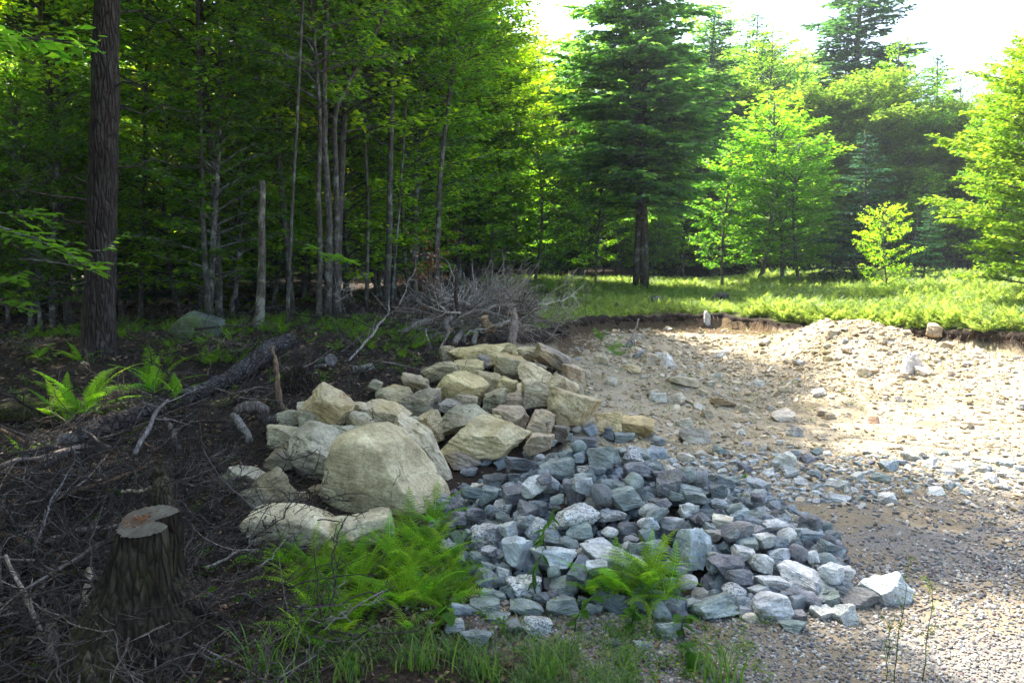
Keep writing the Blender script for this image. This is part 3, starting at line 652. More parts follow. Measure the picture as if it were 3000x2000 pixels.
# rubble stones large enough to tell apart ------------------------------
RV = []
for i in range(16):
    kd = ['block', 'slab', 'block', 'wedge'][i % 4]; dm = {'block': (.2, .16, .12), 'slab': (.24, .17, .07), 'wedge': (.22, .15, .11)}[kd]
    V, F = rock(700 + i * 5, dm, 4, kd, 1.0); RV.append((dm, mesh_of('rubble_stone', V, F, M_rubble), kd))
RT = {'c': ((.52, .45, .33), 'cream'), 't': ((.44, .35, .22), 'tan'), 'y': ((.50, .38, .20), 'ochre'), 'w': ((.56, .53, .46), 'whitish'), 'r': ((.38, .22, .13), 'reddish-brown'), 'b': ((.30, .32, .34), 'blue-grey'), 'g': ((.36, .36, .34), 'pale grey')}
def rubble_at(x, y, W, H, tone, label, cat_group, r, al=.03, name='rubble_stone'):
    dm, me, kd = RV[r.integers(len(RV))]; z = gz(x, y)
    c = RT[tone][0]; o = put(name, me, None, (x, y, z + H * .22), (r.uniform(-.25, .25), r.uniform(-.25, .25), r.uniform(-.6, .6) + (math.pi if r.random() < .5 else 0)),
        (W / dm[0], W * r.uniform(.7, 1.0) * .8 / dm[1], H / dm[2]), label, 'stone', cat_group, color=(*tint(c, r, .8, 1.15), al))
    return o, SHR[kd]
SHR = {'block': 'angular', 'slab': 'flat', 'wedge': 'pointed'}
BIG = """2120,1180,70,24,y,flat ochre stone in the left middle of the pit floor;2030,1272,110,50,c,large cream flat boulder on the pit floor right of the boulder pile;2000,1240,50,28,c,small cream stone behind the large cream flat boulder;2295,1218,75,34,c,cream block standing alone in the middle of the pit floor
1910,1050,62,40,t,tan block at the foot of the bank, left group;1955,1058,48,50,w,upright whitish block at the foot of the bank beside the tan block;1872,1038,36,26,g,pale grey stone left of the blocks at the foot of the bank;2665,1062,62,70,w,tall whitish boulder standing on the slope at the right;2700,1085,44,34,w,small whitish stone right of the tall whitish boulder
1980,1170,60,34,c,cream stone left of the flat ochre stone;1850,1075,60,24,y,low ochre stone near the top left of the pit;1762,1050,40,36,t,tan stone beside the fern clump under the bank;1870,985,36,22,c,round cream stone stuck in the bank beneath the cut stump;2000,1115,80,26,t,long tan stone on the left part of the pit floor;1925,1165,50,30,w,whitish stone left centre of the pit
2410,1210,38,22,t,tan stone in the middle of the pit floor;2560,1232,34,26,r,reddish-brown pointed stone on the pale pit floor;2827,1240,52,24,t,tan flat stone alone on the bright pit floor at the right;2010,1340,52,34,c,round cream stone beside the short dead log;2305,1345,60,50,w,whitish round slab right of the short dead log;2780,1010,52,24,t,tan stone under the turf lip at the right
2300,1140,44,24,t,tan stone upper middle of the pit floor;2400,1150,50,24,w,pale stone upper middle of the pit floor;2530,1090,40,30,c,cream stone on the slope below the mound;2340,1065,40,16,w,white flat stone on the slope;2100,1098,34,18,w,small white stone above the dark patch of soil;2240,1000,40,18,c,cream stone high on the slope;2620,930,40,20,c,cream stone on the crest of the mound at its right;1990,1390,52,30,b,blue-grey stone just in front of the short dead log"""
for q in BIG.replace('\n', ';').split(';'):
    f = q.split(','); u, v, w, h = map(float, f[:4]); lab = ','.join(f[5:]); p = hit(u, v + h * .4); r = np.random.default_rng(int(u * 7 + v))
    rubble_at(p.x, p.y, px(w, p.y) * 1.05, px(h, p.y) * 1.15, f[4], lab, 'larger stones in the tan pit', r)
# a sprinkle of middling rubble, most of it in the photograph's left and middle pit
r = np.random.default_rng(77); n_r = 0; t = 0; taken = []
while n_r < 265 and t < 12000:
    t += 1
    u, v = r.uniform(1640, 3000), r.uniform(960, 1345)
    if v > 1260 and u < 1950: continue
    w = 13 + 34 * r.random() ** 3.0; w *= .75 + .5 * (v - 960) / 390
    if any((u - a) ** 2 + ((v - b) * 1.8) ** 2 < ((w + c) * .5) ** 2 for a, b, c in taken): continue
    p = hit(u, v, None, 5, 16); d = float(base_ground(np.array([p.x]), np.array([p.y]))[1][0])
    if d < .25: continue
    if r.random() > (.95 if (u < 2350 or v < 1120) else .5): continue
    taken.append((u, v, w)); tone = r.choice(list('ccccttyywwg'))
    hz = 'on the left' if u < 1950 else ('in the middle' if u < 2350 else ('right of the middle' if u < 2680 else 'on the right'))
    vz = 'high on the bank slope' if v < 1040 else ('on the lower slope' if v < 1120 else ('on the back of the pit floor' if v < 1220 else 'on the front of the pit floor'))
    if v < 1040: hz = hz.replace('the middle', 'the middle')
    o, sh = rubble_at(p.x, p.y, px(w, p.y), px(w * r.uniform(.45, .75), p.y), tone, None, 'middling stones scattered in the tan pit', r)
    o['label'] = f'{"little" if w < 22 else "mid-sized"} {RT[tone][1]} {sh} stone {vz} {hz}'; n_r += 1
# the band of blue-grey stones on the floor behind the pile
r = np.random.default_rng(78); n_r = 0; taken = []; t = 0
while n_r < 280 and t < 14000:
    t += 1
    u = r.uniform(1960, 3000); a = (u - 1960) / 1040
    if r.random() < .68: v = 1375 + 15 * a + r.normal() * (22 - 4 * a)
    else: u = r.uniform(2080, 2600); v = 1375 + (u - 2080) * .14 + r.uniform(0, 95) * (1 - .7 * (u - 2080) / 520)
    w = 19 + 52 * r.random() ** 2.0 * (1.15 - .5 * abs(u - 2200) / 800)
    if v < 1330 or any((u - A) ** 2 + ((v - B) * 1.7) ** 2 < ((w + C) * .42) ** 2 for A, B, C in taken): continue
    p = hit(u, v, None, 4, 9)
    if gheap(np.array([p.x]), np.array([p.y]))[0] > 0: continue
    taken.append((u, v, w)); k_, dm, me = pick_variant(r.choice(['block', 'block', 'slab', 'wedge']), r); W = px(w, p.y); H = W * r.uniform(.42, .7)
    tone = r.choice(list('bbblllllgwwwwwwp')); col, tn, al = TONE_G[tone]
    hz = 'near the grey pile' if u < 2200 else ('left of the middle' if u < 2420 else ('right of the middle' if u < 2700 else 'at far right'))
    vz = 'behind' if v < 1372 else ('in' if v < 1412 else 'in front of')
    put('scattered_grey_stone', me, None, (p.x, p.y, p.z + H * .22), (r.uniform(-.25, .25), r.uniform(-.25, .25), r.uniform(-3, 3)), (W / dm[0], W * .85 / dm[1], H / dm[2]),
        f'{"little" if w < 26 else "mid-sized"} {tn} {SH[k_]} stone {vz} the strewn band {hz}', 'stone', 'blue-grey stones strewn across the pit floor', color=(*tint(col, r, .95, 1.35), al)); n_r += 1
# ------------------------------------------------------------------ trees
def leaves_from(c, d, nrm, ln, wd, v, fold=.0):
    """rhombic leaves: centre-base c, direction d, normal nrm"""
    d = d / (np.linalg.norm(d, axis=1)[:, None] + 1e-9); s = np.cross(d, nrm); s /= np.linalg.norm(s, axis=1)[:, None] + 1e-9
    up = np.cross(s, d); L = ln[:, None]; Wd = wd[:, None]
    V = np.stack([c, c + d * L * .45 + s * Wd * .5 + up * Wd * fold, c + d * L, c + d * L * .45 - s * Wd * .5 + up * Wd * fold], 1).reshape(-1, 3)
    F = np.arange(len(V)).reshape(-1, 4); return V, F, np.repeat(v, 4)
def gen_tree(seed, H, cb, R, nl, style, leaf, per, trunk_r, sides=8, lean=(0, 0), wob=.12, prof=None, tmul=1.0):
    """returns wood mesh, crown mesh; H height, cb crown base, R crown radius, nl limbs, per leaves per metre of twig"""
    r = np.random.default_rng(seed); wood = Bag(); limb = Bag(); n = 14; zz = np.linspace(0, 1, n)
    ph = r.uniform(0, 6, 4); wx = wob * (np.sin(zz * 4 + ph[0]) - math.sin(ph[0])) + lean[0] * zz; wy = wob * (np.sin(zz * 3.3 + ph[1]) - math.sin(ph[1])) + lean[1] * zz
    tp = np.stack([wx, wy, zz * H], 1); tp[0, 2] = -.15; rad = trunk_r * (1 - zz) ** .8 + .012; rad[0] *= 1.35; 
    z1 = .35 / H
    tp = np.insert(tp, 1, [wx[0], wy[0], .3], 0); rad = np.insert(rad, 1, trunk_r * 1.02)
    wood.tube(tp, rad, sides)
    TW0 = []; TW1 = []; TWW = []
    for i in range(nl):
        f = (i + r.uniform(0, 1)) / nl; z = cb + (H * .985 - cb) * f; t = z / H
        base = np.array([np.interp(z, tp[:, 2], tp[:, 0]), np.interp(z, tp[:, 2], tp[:, 1]), z])
        az = i * 2.39996 + r.uniform(-.5, .5)
        if prof is not None: L = R * np.interp(f, prof[0], prof[1])
        elif style == 'conifer': L = R * (1 - f) ** .75 * (1 - .25 * (f < .06)) + .15
        else: L = R * (np.sin(np.pi * (f * .8 + .18)) ** .8) + .1
        L *= r.uniform(.5, 1.18) if style == 'conifer' else r.uniform(.65, 1.15)
        if style == 'conifer': e0, e1 = r.uniform(-.08, .42) + .35 * f, r.uniform(-.35, .15) * (1 - f)
        else: e0, e1 = .35 + .7 * f + r.uniform(-.15, .15), .05 + .3 * f
        m = 6; s = np.linspace(0, 1, m); el = e0 + (e1 - e0) * s; dl = L / (m - 1)
        aw = az + np.cumsum(r.normal(0, .09, m)); step = np.stack([np.sin(aw) * np.cos(el), np.cos(aw) * np.cos(el), np.sin(el)], 1) * dl
        pts = base + np.vstack([[0, 0, 0], np.cumsum(step[:-1], 0)])
        lr = max(.006, min(.30 * rad[0], .016 * L + .004)); limb.tube(pts, lr * (1 - .85 * s), 4 if L < 2.2 else 5, False)
        nt = max(3, int(L * (8 if style == 'conifer' else 7.5)))
        for k in range(nt):
            g = (k + r.uniform(.2, .8)) / nt; g = (.12 if style == 'conifer' else .22) + (1 - .12) * g * .88
            p0 = np.array([np.interp(g, s, pts[:, q]) for q in range(3)]); side = 1 if k % 2 else -1
            a2 = az + side * r.uniform(.55, 1.15); l2 = L * (.42 * (1 - g) + .14) * r.uniform(.7, 1.25)
            if style == 'conifer': l2 = min(l2, .9); e2 = np.interp(g, s, el) - r.uniform(.05, .3)
            else: e2 = np.interp(g, s, el) * .6 + r.uniform(-.18, .22)
            p1 = p0 + l2 * np.array([math.sin(a2) * math.cos(e2), math.cos(a2) * math.cos(e2), math.sin(e2)])
            TW0.append(p0); TW1.append(p1); TWW.append(r.random())
            if l2 > .35: limb.tube(np.array([p0, p1]), np.array([lr * .3, .002]) + .001, 3, False)
        TW0.append(pts[-2]); TW1.append(pts[-1] + (pts[-1] - pts[-2]) * .4); TWW.append(r.random())
    A, B, Wt = np.array(TW0), np.array(TW1), np.array(TWW); ln = np.linalg.norm(B - A, axis=1)
    cnt = np.maximum(2, (ln * per * r.uniform(.6, 1.35, len(ln))).astype(int)); ix = np.repeat(np.arange(len(A)), cnt); M = len(ix)
    g = r.random(M) ** .8; c = A[ix] + (B - A)[ix] * g[:, None]; d = (B - A)[ix] / ln[ix][:, None]
    hz = np.stack([-d[:, 1], d[:, 0], np.zeros(M)], 1); sd = np.where(r.random(M) < .5, 1, -1)
    if style == 'conifer':
        dd = d * .9 + hz * (sd * r.uniform(.5, 1.1, M))[:, None] + np.array([0, 0, -.16]) + r.normal(0, .12, (M, 3))
        nr = np.array([0, 0, 1.]) + r.normal(0, .55, (M, 3)); L_ = leaf[0] * r.uniform(.7, 1.3, M); W_ = leaf[1] * r.uniform(.8, 1.3, M)
        v = np.clip(.30 + .5 * (g - .5) + .6 * (Wt[ix] - .5) + r.normal(0, .16, M), 0, 1)
    else:
        c = c + r.normal(0, leaf[0] * .35, (M, 3))
        dd = d * .6 + hz * (sd * r.uniform(.3, 1.2, M))[:, None] + np.array([0, 0, -.28]) + r.normal(0, .25, (M, 3))
        nr = np.array([0, 0, 1.]) + r.normal(0, .42, (M, 3)); L_ = leaf[0] * r.uniform(.65, 1.25, M); W_ = leaf[1] * r.uniform(.7, 1.2, M)
        v = np.clip(.42 + .6 * (Wt[ix] - .5) + r.normal(0, .18, M) + .15 * (c[:, 2] / H - .5), 0, 1)
    V, F, vv = leaves_from(c, dd, nr, L_, W_, v, .12)
    return wood, (V, F, vv), limb
def tree_kind(name, wmat, lmat, *a, **k):
    wood, (V, F, vv), limb = gen_tree(*a, **k); lm = limb.mesh(name + '_limbs', wmat, True)
    return (wood.mesh(name + '_trunk', wmat, True), mesh_of(name + '_crown', V, F, lmat, {'v': ('FLOAT', 'POINT', vv)}), lm)
K = {}
# name: seed, H, crown base, R, limbs, style, leaf(l,w), per, trunk radius
K['maple'] = tree_kind('maple', M_bark, M_leaf, 1, 14, 3.2, 3.1, 76, 'broad', (.13, .085), 20, .105)
K['beech'] = tree_kind('beech', M_bark, M_leaf, 2, 13, 1.9, 2.8, 76, 'broad', (.12, .075), 21, .085)
K['ash'] = tree_kind('ash', M_bark, M_leaf, 3, 15, 4.6, 2.6, 66, 'broad', (.135, .07), 21, .095, wob=.2)
K['round'] = tree_kind('round', M_bark, M_leaf2, 4, 9, 1.0, 2.7, 84, 'broad', (.125, .085), 36, .085)
K['pole'] = tree_kind('pole', M_bark, M_leaf, 5, 12, 5.5, 1.9, 46, 'broad', (.12, .075), 44, .06, wob=.16)
K['mid'] = tree_kind('mid', M_bark, M_leaf, 12, 9, 3.0, 2.3, 62, 'broad', (.11, .07), 23, .05)
K['sapling'] = tree_kind('sapling', M_bark, M_leaf, 6, 4.6, .45, 1.2, 60, 'broad', (.085, .055), 46, .032, sides=6)
K['bush'] = tree_kind('bush', M_bark, M_leaf, 7, 2.6, .15, 1.15, 40, 'broad', (.08, .052), 40, .02, sides=5)
K['hemlock'] = tree_kind('hemlock', M_bark, M_needle, 8, 12, 1.3, 2.6, 190, 'conifer', (.17, .06), 46, .13)
K['hemlock2'] = tree_kind('hemlock2', M_bark, M_needle, 9, 14, 1.8, 3.1, 200, 'conifer', (.18, .06), 42, .15)
K['spruce'] = tree_kind('spruce', M_bark, M_pine, 10, 5, .15, 1.3, 100, 'conifer', (.14, .035), 60, .05)
def tree(kind, x, y, h, label, group, rot=0, fat=1.0, color=(1, 1, 1, 1), name=None, tilt=(0, 0), cat='tree', tcol=(1, 1, 1, 1), z=None):
    w, c, lm = K[kind]; H0 = {'maple': 14, 'beech': 13, 'ash': 15, 'round': 9, 'pole': 12, 'mid': 9, 'sapling': 4.6, 'bush': 2.6, 'hemlock': 12, 'hemlock2': 14, 'spruce': 5}[kind]
    s = h / H0; e = put(name or {'hemlock': 'hemlock_tree', 'hemlock2': 'hemlock_tree', 'spruce': 'young_pine', 'sapling': 'sapling', 'bush': 'sapling'}.get(kind, 'broadleaf_tree'), None, None,
                        (x, y, gz(x, y) if z is None else z), (tilt[0], tilt[1], rot), (s * fat, s * fat, s), label, cat, group)
    put('trunk', w, e, color=tcol); put('limbs', lm, e, color=tcol); put('crown', c, e, kind='stuff', color=color)
    return e
def ptree(kind, u, v, h, label, group, D=None, **k):
    p = hit(u, v) if D is None else at(u, v, D); return tree(kind, p.x, p.y, h, label, group, **k)

# --- the trees at the forest edge that the photograph shows one by one, left to right
GE = 'trees along the edge of the forest'
def trunk_only(name, pts, rad, mat, label, cat='tree', sides=12, group=GE, crown=None, ccol=(1.7, 1.5, 1.0, 1), stubs=0, seed=0, tcol=(1, 1, 1, 1)):
    """a tree whose trunk follows the photograph; crown: list of (kind, z0, scale, rot)"""
    P = np.array(pts, float); b = P[0].copy(); P = P - b; t = np.linspace(0, 1, 4 * len(P)); tt = np.linspace(0, 1, len(P))
    Q = np.stack([np.interp(t, tt, P[:, i]) for i in range(3)], 1); R = np.interp(t, tt, rad); r = np.random.default_rng(seed)
    Q[:, :2] += np.cumsum(r.normal(0, .006, (len(Q), 2)), 0)
    e = put(name, None, None, b, None, None, label, cat, group); bag = Bag(); bag.tube(Q, R, sides)
    me = bag.mesh(name + '_trunk', mat); put('trunk', me, e, color=tcol)
    for k in range(stubs):
        g = r.uniform(.12, .85); p0 = np.array([np.interp(g, t, Q[:, i]) for i in range(3)]); az = r.uniform(0, 6.3); L = r.uniform(.25, 1.5)
        pts_ = p0 + np.array([[math.sin(az + .2 * math.sin(q * 3)) * L * q, math.cos(az) * L * q, L * q * r.uniform(-.1, .25)] for q in np.linspace(0, 1, 6)])
        bg = Bag(); bg.tube(pts_, np.linspace(.014, .003, 6), 4); 
        for _ in range(4):
            q0 = pts_[r.integers(2, 5)]; bg.tube(np.array([q0, q0 + r.normal(0, .2, 3)]), [.004, .0015], 3)
        put('dead_limb', bg.mesh('dead_limb', M_darkwood), e)
    for (kind, z0, sc, rot) in (crown or []):
        _, c, w = K[kind]; i = np.searchsorted(Q[:, 2], z0); i = min(i, len(Q) - 1)
        put('crown', c, e, (Q[i, 0], Q[i, 1], z0), (0, 0, rot), sc, kind='stuff', color=ccol); put('limbs', w, e, (Q[i, 0], Q[i, 1], z0), (0, 0, rot), sc)
    return e
def col_pts(pix, D, top=None):
    """points up a trunk, given pixels at a fixed distance, and optionally on up to a height out of the frame"""
    P = [at(u, v, D) for u, v in pix]; P = [p[:] for p in P]
    if top: a, b = np.array(P[-2]), np.array(P[-1]); d = (b - a) / max(b[2] - a[2], .3); P.append(tuple(b + d * (top - b[2])))
    return P
def base_D(u, v): return hit(u, v).y
HG = (.8, .9, .85, 1)
D = base_D(290, 1040)
trunk_only('pine_tree', col_pts([(288, 1062), (290, 1010), (298, 800), (300, 500), (308, 200), (318, 0)], D, 15), [px(60, D), px(49, D), px(42, D), px(40, D), px(37, D), px(33, D), .06], M_pinebark,
    'big furrowed pine trunk standing nearest at the left edge of the woods', sides=20, crown=[('hemlock2', 4.2, .72, 1.0)], ccol=HG, stubs=9, seed=3, tcol=(.62, .56, .52, 1))
LL = [
 ((128, 905), (140, 560), (135, 200), 26, 14, 'dim pine trunk at the far left behind the leafy beech branch', 'hemlock', .45),
 ((165, 920), (188, 700), (190, 300), 16, 12, 'thin dim trunk between the far-left pine and the big furrowed pine', 'pole', .5),
 ((100, 900), (90, 700), (75, 300), 14, 12, 'faint thin trunk at the far left of the woods', 'pole', .5),
 ((412, 932), (418, 740), (428, 300), 17, 13, 'slender mottled trunk right of the big furrowed pine', 'beech', .75),
 ((612, 950), (592, 620), (588, 420), 19, 14, 'curved grey trunk rising behind the mossy boulder', 'ash', .8),
 ((843, 965), (850, 640), (872, 180), 13, 13, 'slim straight grey trunk left of the three-stemmed clump', 'pole', .8),
 ((1075, 905), (1077, 640), (1070, 400), 13, 9.5, 'slim lichened trunk right of the three-stemmed clump', 'beech', .66),
 ((1128, 905), (1140, 640), (1148, 300), 24, 10, 'stout pale grey trunk left of the brush pile', 'maple', .66),
 ((1147, 900), (1168, 640), (1180, 400), 9, 8, 'thin leaning stem beside the stout pale grey trunk', 'pole', .6),
 ((1276, 890), (1287, 560), (1312, 330), 20, 8.5, 'crooked grey trunk rising directly behind the brush pile', 'maple', .58),
]
for i, (a, b, c, w, h, lab, kd, sc) in enumerate(LL):
    D = base_D(*a); P = col_pts([(a[0], a[1] + 8), b, c], D, h); z1 = P[2][2] - P[0][2]
    trunk_only('forest_edge_tree', P, [px(w * .46, D), px(w * .36, D), px(w * .30, D), .03], M_pinebark if kd == 'hemlock' else M_bark, lab, sides=10,
               crown=[(kd, max(.6, h * (1 - sc) * .55), sc, i * 1.3)], ccol=HG if kd == 'hemlock' else (1.7, 1.5, 1.0, 1), seed=20 + i, stubs=2 if w < 18 else 3, tcol=(.68, .66, .62, 1))
# broken snag with a bitten, rotting foot
D = base_D(757, 955)
trunk_only('dead_snag', col_pts([(750, 975), (756, 920), (762, 780), (766, 530)], D), [px(22, D), px(14, D), px(11, D), px(9, D)], M_bark, 'dead pale trunk snapped off at its top with a rotted split foot', sides=10, seed=31, tcol=(1.0, .92, .8, 1), stubs=1)
# three-stemmed clump
D = base_D(960, 945); S3 = [((934, 945), (936, 640), (945, 380), (930, 100), 17), ((958, 948), (962, 640), (950, 380), (958, 0), 24), ((982, 940), (985, 640), (974, 330), (1045, 190), 20)]
e = put('clump_tree', None, None, at(958, 948, D), None, None, 'three-stemmed grey tree clump in the middle of the forest edge', 'tree', GE)
for i, (a, b, c, d_, w) in enumerate(S3):
    P = np.array(col_pts([a, b, c, d_], D + .1 * i, 9.5)) - np.array(e.location[:]); bag = Bag()
    t = np.linspace(0, 1, 22); tt = np.linspace(0, 1, 5); Q = np.stack([np.interp(t, tt, P[:, k]) for k in range(3)], 1); Q[:, :2] += np.cumsum(np.random.default_rng(i).normal(0, .008, (22, 2)), 0)
    bag.tube(Q, np.interp(t, tt, [px(w * .56, D), px(w * .42, D), px(w * .34, D), px(w * .26, D), .03]), 12); put('trunk', bag.mesh('clump_trunk', M_bark), e, color=(.66, .62, .57, 1))
for kd, z0, sc, rt in (('maple', 1.3, .66, .3), ('beech', 2.8, .72, 2.2), ('ash', .0, .66, 4.0)):
    put('crown', K[kd][1], e, (0, 0, z0), (0, 0, rt), sc, kind='stuff', color=(1.7, 1.5, 1, 1)); put('limbs', K[kd][2], e, (0, 0, z0 + .0), (0, 0, rt), (sc * .999, sc * .999, sc))
# leafy trees whose boughs hang over the middle
YL = (1.9, 1.35, .8, 1)
ptree('beech', 1215, 880, 8.5, 'leafy green tree with drooping boughs left behind the brush pile', GE, rot=2.0, fat=1.25, color=(1.9, 1.7, 1, 1))
ptree('maple', 1345, 845, 9.0, 'tall yellow-green tree whose bare limb leans over the sky gap', GE, rot=.4, color=YL, fat=1.3)
ptree('round', 1330, 838, 7.0, 'bushy bright green tree behind the brush pile', GE, rot=.9, color=(.9, 1.0, .8, 1))
ptree('sapling', 1440, 835, 4.0, 'dark green young maple left of the forked hemlock, above the far ferns', GE, rot=.9, color=(.9, .95, .9, 1), fat=1.3)
ptree('sapling', 1570, 832, 4.6, 'layered dark young maple beside the forked hemlock on its left', GE, rot=2.9, color=(.95, 1, .9, 1), fat=1.2)
# forked hemlock
D = base_D(1875, 850); b = hit(1866, 850)
e = put('forked_hemlock', None, None, b, None, None, 'great dark hemlock with a forked double trunk at the back of the meadow', 'tree', GE)
for i, (u0, u1, w) in enumerate(((1862, 1872, 17), (1888, 1886, 24))):
    P = np.array(col_pts([(u0, 856), (u1, 600), (u1 + 3, 250)], D, 9.5)) - np.array(b[:]); bag = Bag(); bag.tube(P, [px(w * .6, D), px(w * .45, D), px(w * .3, D), .02], 10); put('trunk', bag.mesh('hemlock_trunk', M_bark), e, color=(.8, .72, .66, 1))
wood, (V, F, vv), limb = gen_tree(88, 8.9, 1.9, 2.3, 250, 'conifer', (.15, .055), 56, .06, prof=([0, .15, .35, .6, .85, 1], [.75, .95, 1, .75, .42, .1]))
put('crown', mesh_of('hemlock_crown', V, F, M_needle, {'v': ('FLOAT', 'POINT', vv)}), e, (.12, 0, 0), kind='stuff', color=(2.4, 2.1, 1.5, 1)); put('limbs', limb.mesh('hemlock_limbs', M_bark), e, (.12, 0, 0))
ptree('sapling', 1745, 838, 4.4, 'bright leafy sapling growing against the left of the forked hemlock', GE, rot=1.1, color=(2.2, 2.0, 1.2, 1), fat=.9)
GS = 'young trees at the back edge of the meadow'
ptree('sapling', 2115, 842, 4.2, 'thin dark green young tree right of the forked hemlock', GS, rot=.5, color=(.9, 1.1, .9, 1), fat=1.1)
ptree('sapling', 2225, 842, 5.3, 'pointed bright green young tree, middle of the row behind the meadow', GS, rot=2.2, color=(1.5, 1.6, 1.0, 1), fat=1.35)
ptree('sapling', 2290, 842, 4.8, 'broad green young tree right of the pointed one', GS, rot=3.9, color=(1.5, 1.55, 1.0, 1), fat=1.4)
ptree('sapling', 2340, 840, 3.6, 'low green young tree with yellowish tips beside the young pine', GS, rot=5.0, color=(1.4, 1.5, .9, 1), fat=1.3)
ptree('spruce', 2500, 836, 3.6, 'blue-green young pine cone at the back of the meadow', GS, rot=0, fat=1.15)
ptree('spruce', 2705, 838, 1.9, 'small soft young pine peeking above the ferns at the right', GS, rot=1, fat=1.0, color=(1.6, 1.6, 1.2, 1))
ptree('bush', 2600, 878, 1.8, 'thin sunlit sapling with sparse yellow-green leaves above the ferns', GS, rot=1.2, color=(3.0, 2.3, 1.2, 1), fat=.85)
# right-hand maple, close and sunny
D = base_D(2985, 940); p = hit(2985, 940)
e = tree('round', p.x + .25, p.y, 4.0, 'sunlit yellow-green maple at the right edge of the meadow', GS, rot=.8, fat=1.25, color=(1.55, 1.5, .9, 1), tcol=(1, .95, .85, 1), tilt=(0, -.03))
tree('round', p.x + 1.6, p.y + 1.6, 4.2, 'second sunlit maple behind the right-hand one, cut by the frame', GS, rot=2.8, fat=1.2, color=(1.35, 1.45, .9, 1))
tree('maple', p.x + 2.6, p.y + 4.5, 5.0, 'green maple standing behind the sunlit maples at the right', GS, rot=2, color=(1.5, 1.5, 1, 1))

# --- the big backdrop trees behind the meadow
GB = 'tall trees behind the meadow'
BACK = [
 ('hemlock2', 2455, 34, 14.0, (.95, 1.0, 1.0, 1), 1.35, 'tallest hemlock behind the meadow, reaching out of the frame'),
 ('maple', 2250, 31, 9.2, (1.5, 1.5, .9, 1), 1.15, 'yellow-green tree left of the tallest hemlock'),
 ('beech', 2600, 29, 8.2, (1.35, 1.4, .9, 1), 1.25, 'olive leafy tree to the right below the tallest hemlock'),
 ('beech', 2470, 28.5, 6.6, (1.2, 1.2, .9, 1), 1.3, 'mid-height leafy tree in front of the tallest hemlock'),
 ('hemlock', 2090, 29, 9.6, (.9, 1, 1, 1), 1.25, 'dark hemlock just right of the forked one'),
 ('hemlock', 2190, 33, 10.2, (1.0, 1.05, 1, 1), 1.1, 'second dark hemlock between the forked one and the tallest one'),
 ('maple', 2060, 36, 11.5, (1.5, 1.5, .95, 1), 1.1, 'hazy pale-topped tree behind the forked hemlock'),
 ('maple', 1660, 34, 9.8, (2.1, 1.6, .8, 1), 1.0, 'yellow-topped tree left behind the forked hemlock'),
 ('hemlock', 1700, 29, 8.8, (.9, 1.0, 1, 1), 1.1, 'dark hemlock left behind the forked one'),
 ('beech', 1560, 31, 8.8, (1.25, 1.3, .9, 1), 1.1, 'green tree in the middle background'),
 ('maple', 1450, 30, 9.0, (1.3, 1.3, .9, 1), 1.05, 'green tree behind the leaning yellow one'),
 ('ash', 2790, 34, 8.0, (1.4, 1.5, 1, 1), 1.2, 'leafy tree right of the tallest hemlock'),
 ('maple', 2880, 31, 7.0, (1.5, 1.5, 1, 1), 1.2, 'rounded tree behind the sunlit maples'),
 ('hemlock', 2700, 37, 9.4, (1, 1.05, 1, 1), 1.2, 'dark hemlock shoulder right of the tallest one'),
 ('beech', 3010, 30, 7.2, (1.4, 1.5, 1, 1), 1.2, 'leafy tree at the right edge of the background'),
 ('hemlock', 1960, 33, 9.6, (.9, 1, 1, 1), 1.1, 'hemlock directly behind the forked one'),
]
for i, (kd, u, D, h, c, fat, lab) in enumerate(BACK):
    p = at(u, 800, D); tree(kd, p.x, D, h, lab, GB, rot=i * 1.7, fat=fat, color=c)
